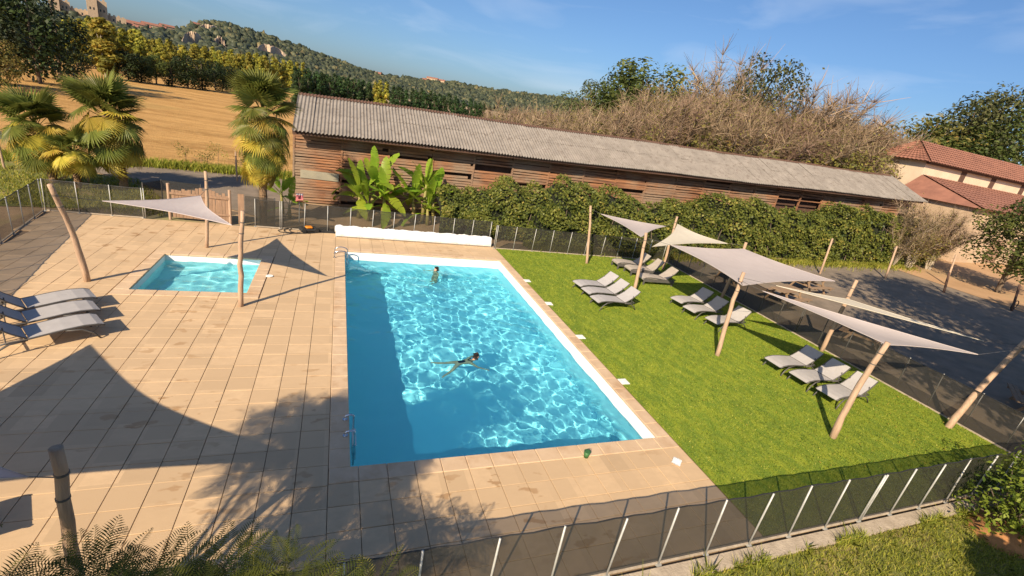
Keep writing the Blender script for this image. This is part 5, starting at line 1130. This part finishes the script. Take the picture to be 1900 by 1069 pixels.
# tall dense trees whose shade covers the car park (they stand outside the frame)
def shade_tree(loc, h, rad, label, seed, n=9000):
    r_ = np.random.default_rng(seed); cl = []
    for i in range(44): d = unit(1, r_)[0]; q = r_.uniform(.3, 1)**.5; cl.append(((d[0]*rad*q*.85, d[1]*rad*q*.85, h*.58+d[2]*h*.40*q), rad*r_.uniform(.24, .4)))
    C, N, T = crown_points(r_, cl, n/sum(c[1]**2 for c in cl)); V, F, tt = leaf_quads(C, N, .17, .6, r_, T); o = empty('broadleaf_tree', loc, 0, label, 'tree'); link('crown', fast('crown', V, F, M['leaf_mid'], tt), o)
    m = MB().tube([(0, 0, -.2), (.1, 0, h*.3), (0, .1, h*.7)], [.3, .24, .1], 9)
    for c, r2 in cl[:18]: e = Vector(c); m.tube([Vector((0, 0, h*.22)), e*.6+Vector((0, 0, h*.06)), e], [.12, .07, .03], 5)
    m.obj('trunk', M['bark'], o, smooth=True)
shade_tree((17.2, -21.2, 0), 18, 6.2, 'tall leafy tree shading the car park from the lawn', 21, 26000)
shade_tree((23.5, -21.8, .3), 16, 5.8, 'spreading leafy tree shading the far side of the car park', 22, 22000)
shade_tree((9.1, -20.3, 0), 3.7, 1.3, 'small leafy tree on the lawn shading the grass', 23, 3000)
shade_tree((14.6, -18.9, 0), 3.4, 1.3, 'small leafy tree on the lawn shading the fence corner', 26, 3000)
shade_tree((-29.5, -2.0, 0), 10.5, 3.8, 'leafy tree on the grass beyond the deck fence', 24, 5000)
# leafy bush at the fence corner over bare orange soil
lb_ = empty('laurel_bush', (12.95, -15.9, 0), 0, 'broad leaved green bush spilling over orange soil at the fence corner', 'bush')
r_ = np.random.default_rng(31); cl = [((r_.uniform(-.75, 1.9), r_.uniform(-1.0, .3), r_.uniform(.35, 1.45)), r_.uniform(.28, .5)) for _ in range(52)]
C, N, T = crown_points(r_, cl, 800); V, F, tt = leaf_quads(C, N, .055, .42, r_, T); link('crown', fast('crown', V, F, M['leaf_laurel'], tt), lb_)
m = MB()
for c, r2 in cl: m.tube([(.2, -.2, -.05), Vector(c)*.5+Vector((0, 0, .1)), c], [.03, .02, .008], 5)
m.obj('stems', M['bark'], lb_)
n_ = 26; V = []; F = []
for i in range(n_+1):
    for j in range(n_+1):
        u_, v_ = i/n_*2-1, j/n_*2-1; rr_ = math.hypot(u_, v_); V.append((13.05+u_*.95, -16.05+v_*.6, -.03+.34*max(0, 1-rr_**2)+.03*math.sin(9*u_+4*v_)*max(0, 1-rr_)))
for i in range(n_):
    for j in range(n_): q = i*(n_+1)+j; F.append((q, q+n_+1, q+n_+2, q+1))
M['orange_soil'] = pmat('orange_soil', (.42, .20, .075), (.28, .13, .05), 4, .95, .6, 18); link('soil_mound', fast('soil_mound', V, F, M['orange_soil'], smooth=True))['kind'] = 'structure'
# stakes and a rail on the grass by the palms, young tree on the path
for i, (x, y, lb) in enumerate(((165, 338, 'short wooden stake on the grass behind the mesh fence'), (143, 342, 'wooden stake with a slanting brace on the grass'), (440, 335, 'slim young tree stake at the edge of the gravel path'), (8, 312, 'pale post with a white box at the field side'))):
    b = px(x, y); o = empty('stake', b, 0, lb, 'post', 'stakes on the grass by the palms'); hh = (.9, .8, 1.7, 1.3)[i]; MB().tube([(0, 0, -.1), (-.04, 0, hh)], .045, 8).obj('stake', M['wood_pole'], o)
    if i == 1: MB().tube([(0, 0, .6), (-.8, .2, 0)], .035, 8).obj('brace', M['wood_pole'], o)
    else: MB().tube([(-.03, 0, hh*.8), (-.032, 0, hh*.8+.03)], .052, 8).obj('tie', M['black'], o)
    if i == 3: MB().box(-.2, .12, -.1, .1, hh, hh+.35).obj('white_box', M['white'], o, bevel=.03)
for i, (x, y, h) in enumerate(((345, 297, 1.0), (405, 300, 1.3), (385, 305, .7), (452, 312, .8))):
    b = px(x, y); r_ = np.random.default_rng(50+i); cl = [((r_.normal(0, .3), r_.normal(0, .3), h*r_.uniform(.3, .95)), .26) for _ in range(9)]; C, N, T2 = crown_points(r_, cl, 420); V, F, tt = leaf_quads(C, N, .045, .5, r_, T2)
    o = empty('scrub_bush', b, 0, ('small leafy weed bush at the edge of the dry field', 'tallest leafy bush at the edge of the dry field', 'low leafy bush beside the tallest field edge bush', 'leafy bush beside the path next to the tall palm')[i], 'bush', 'bushes between path and field'); link('crown', fast('crown', V, F, M['leaf_olive'], tt), o)
    MB().tube([(0, 0, -.05), (.03, 0, h*.7)], [.02, .008], 5).obj('stem', M['bark'], o)
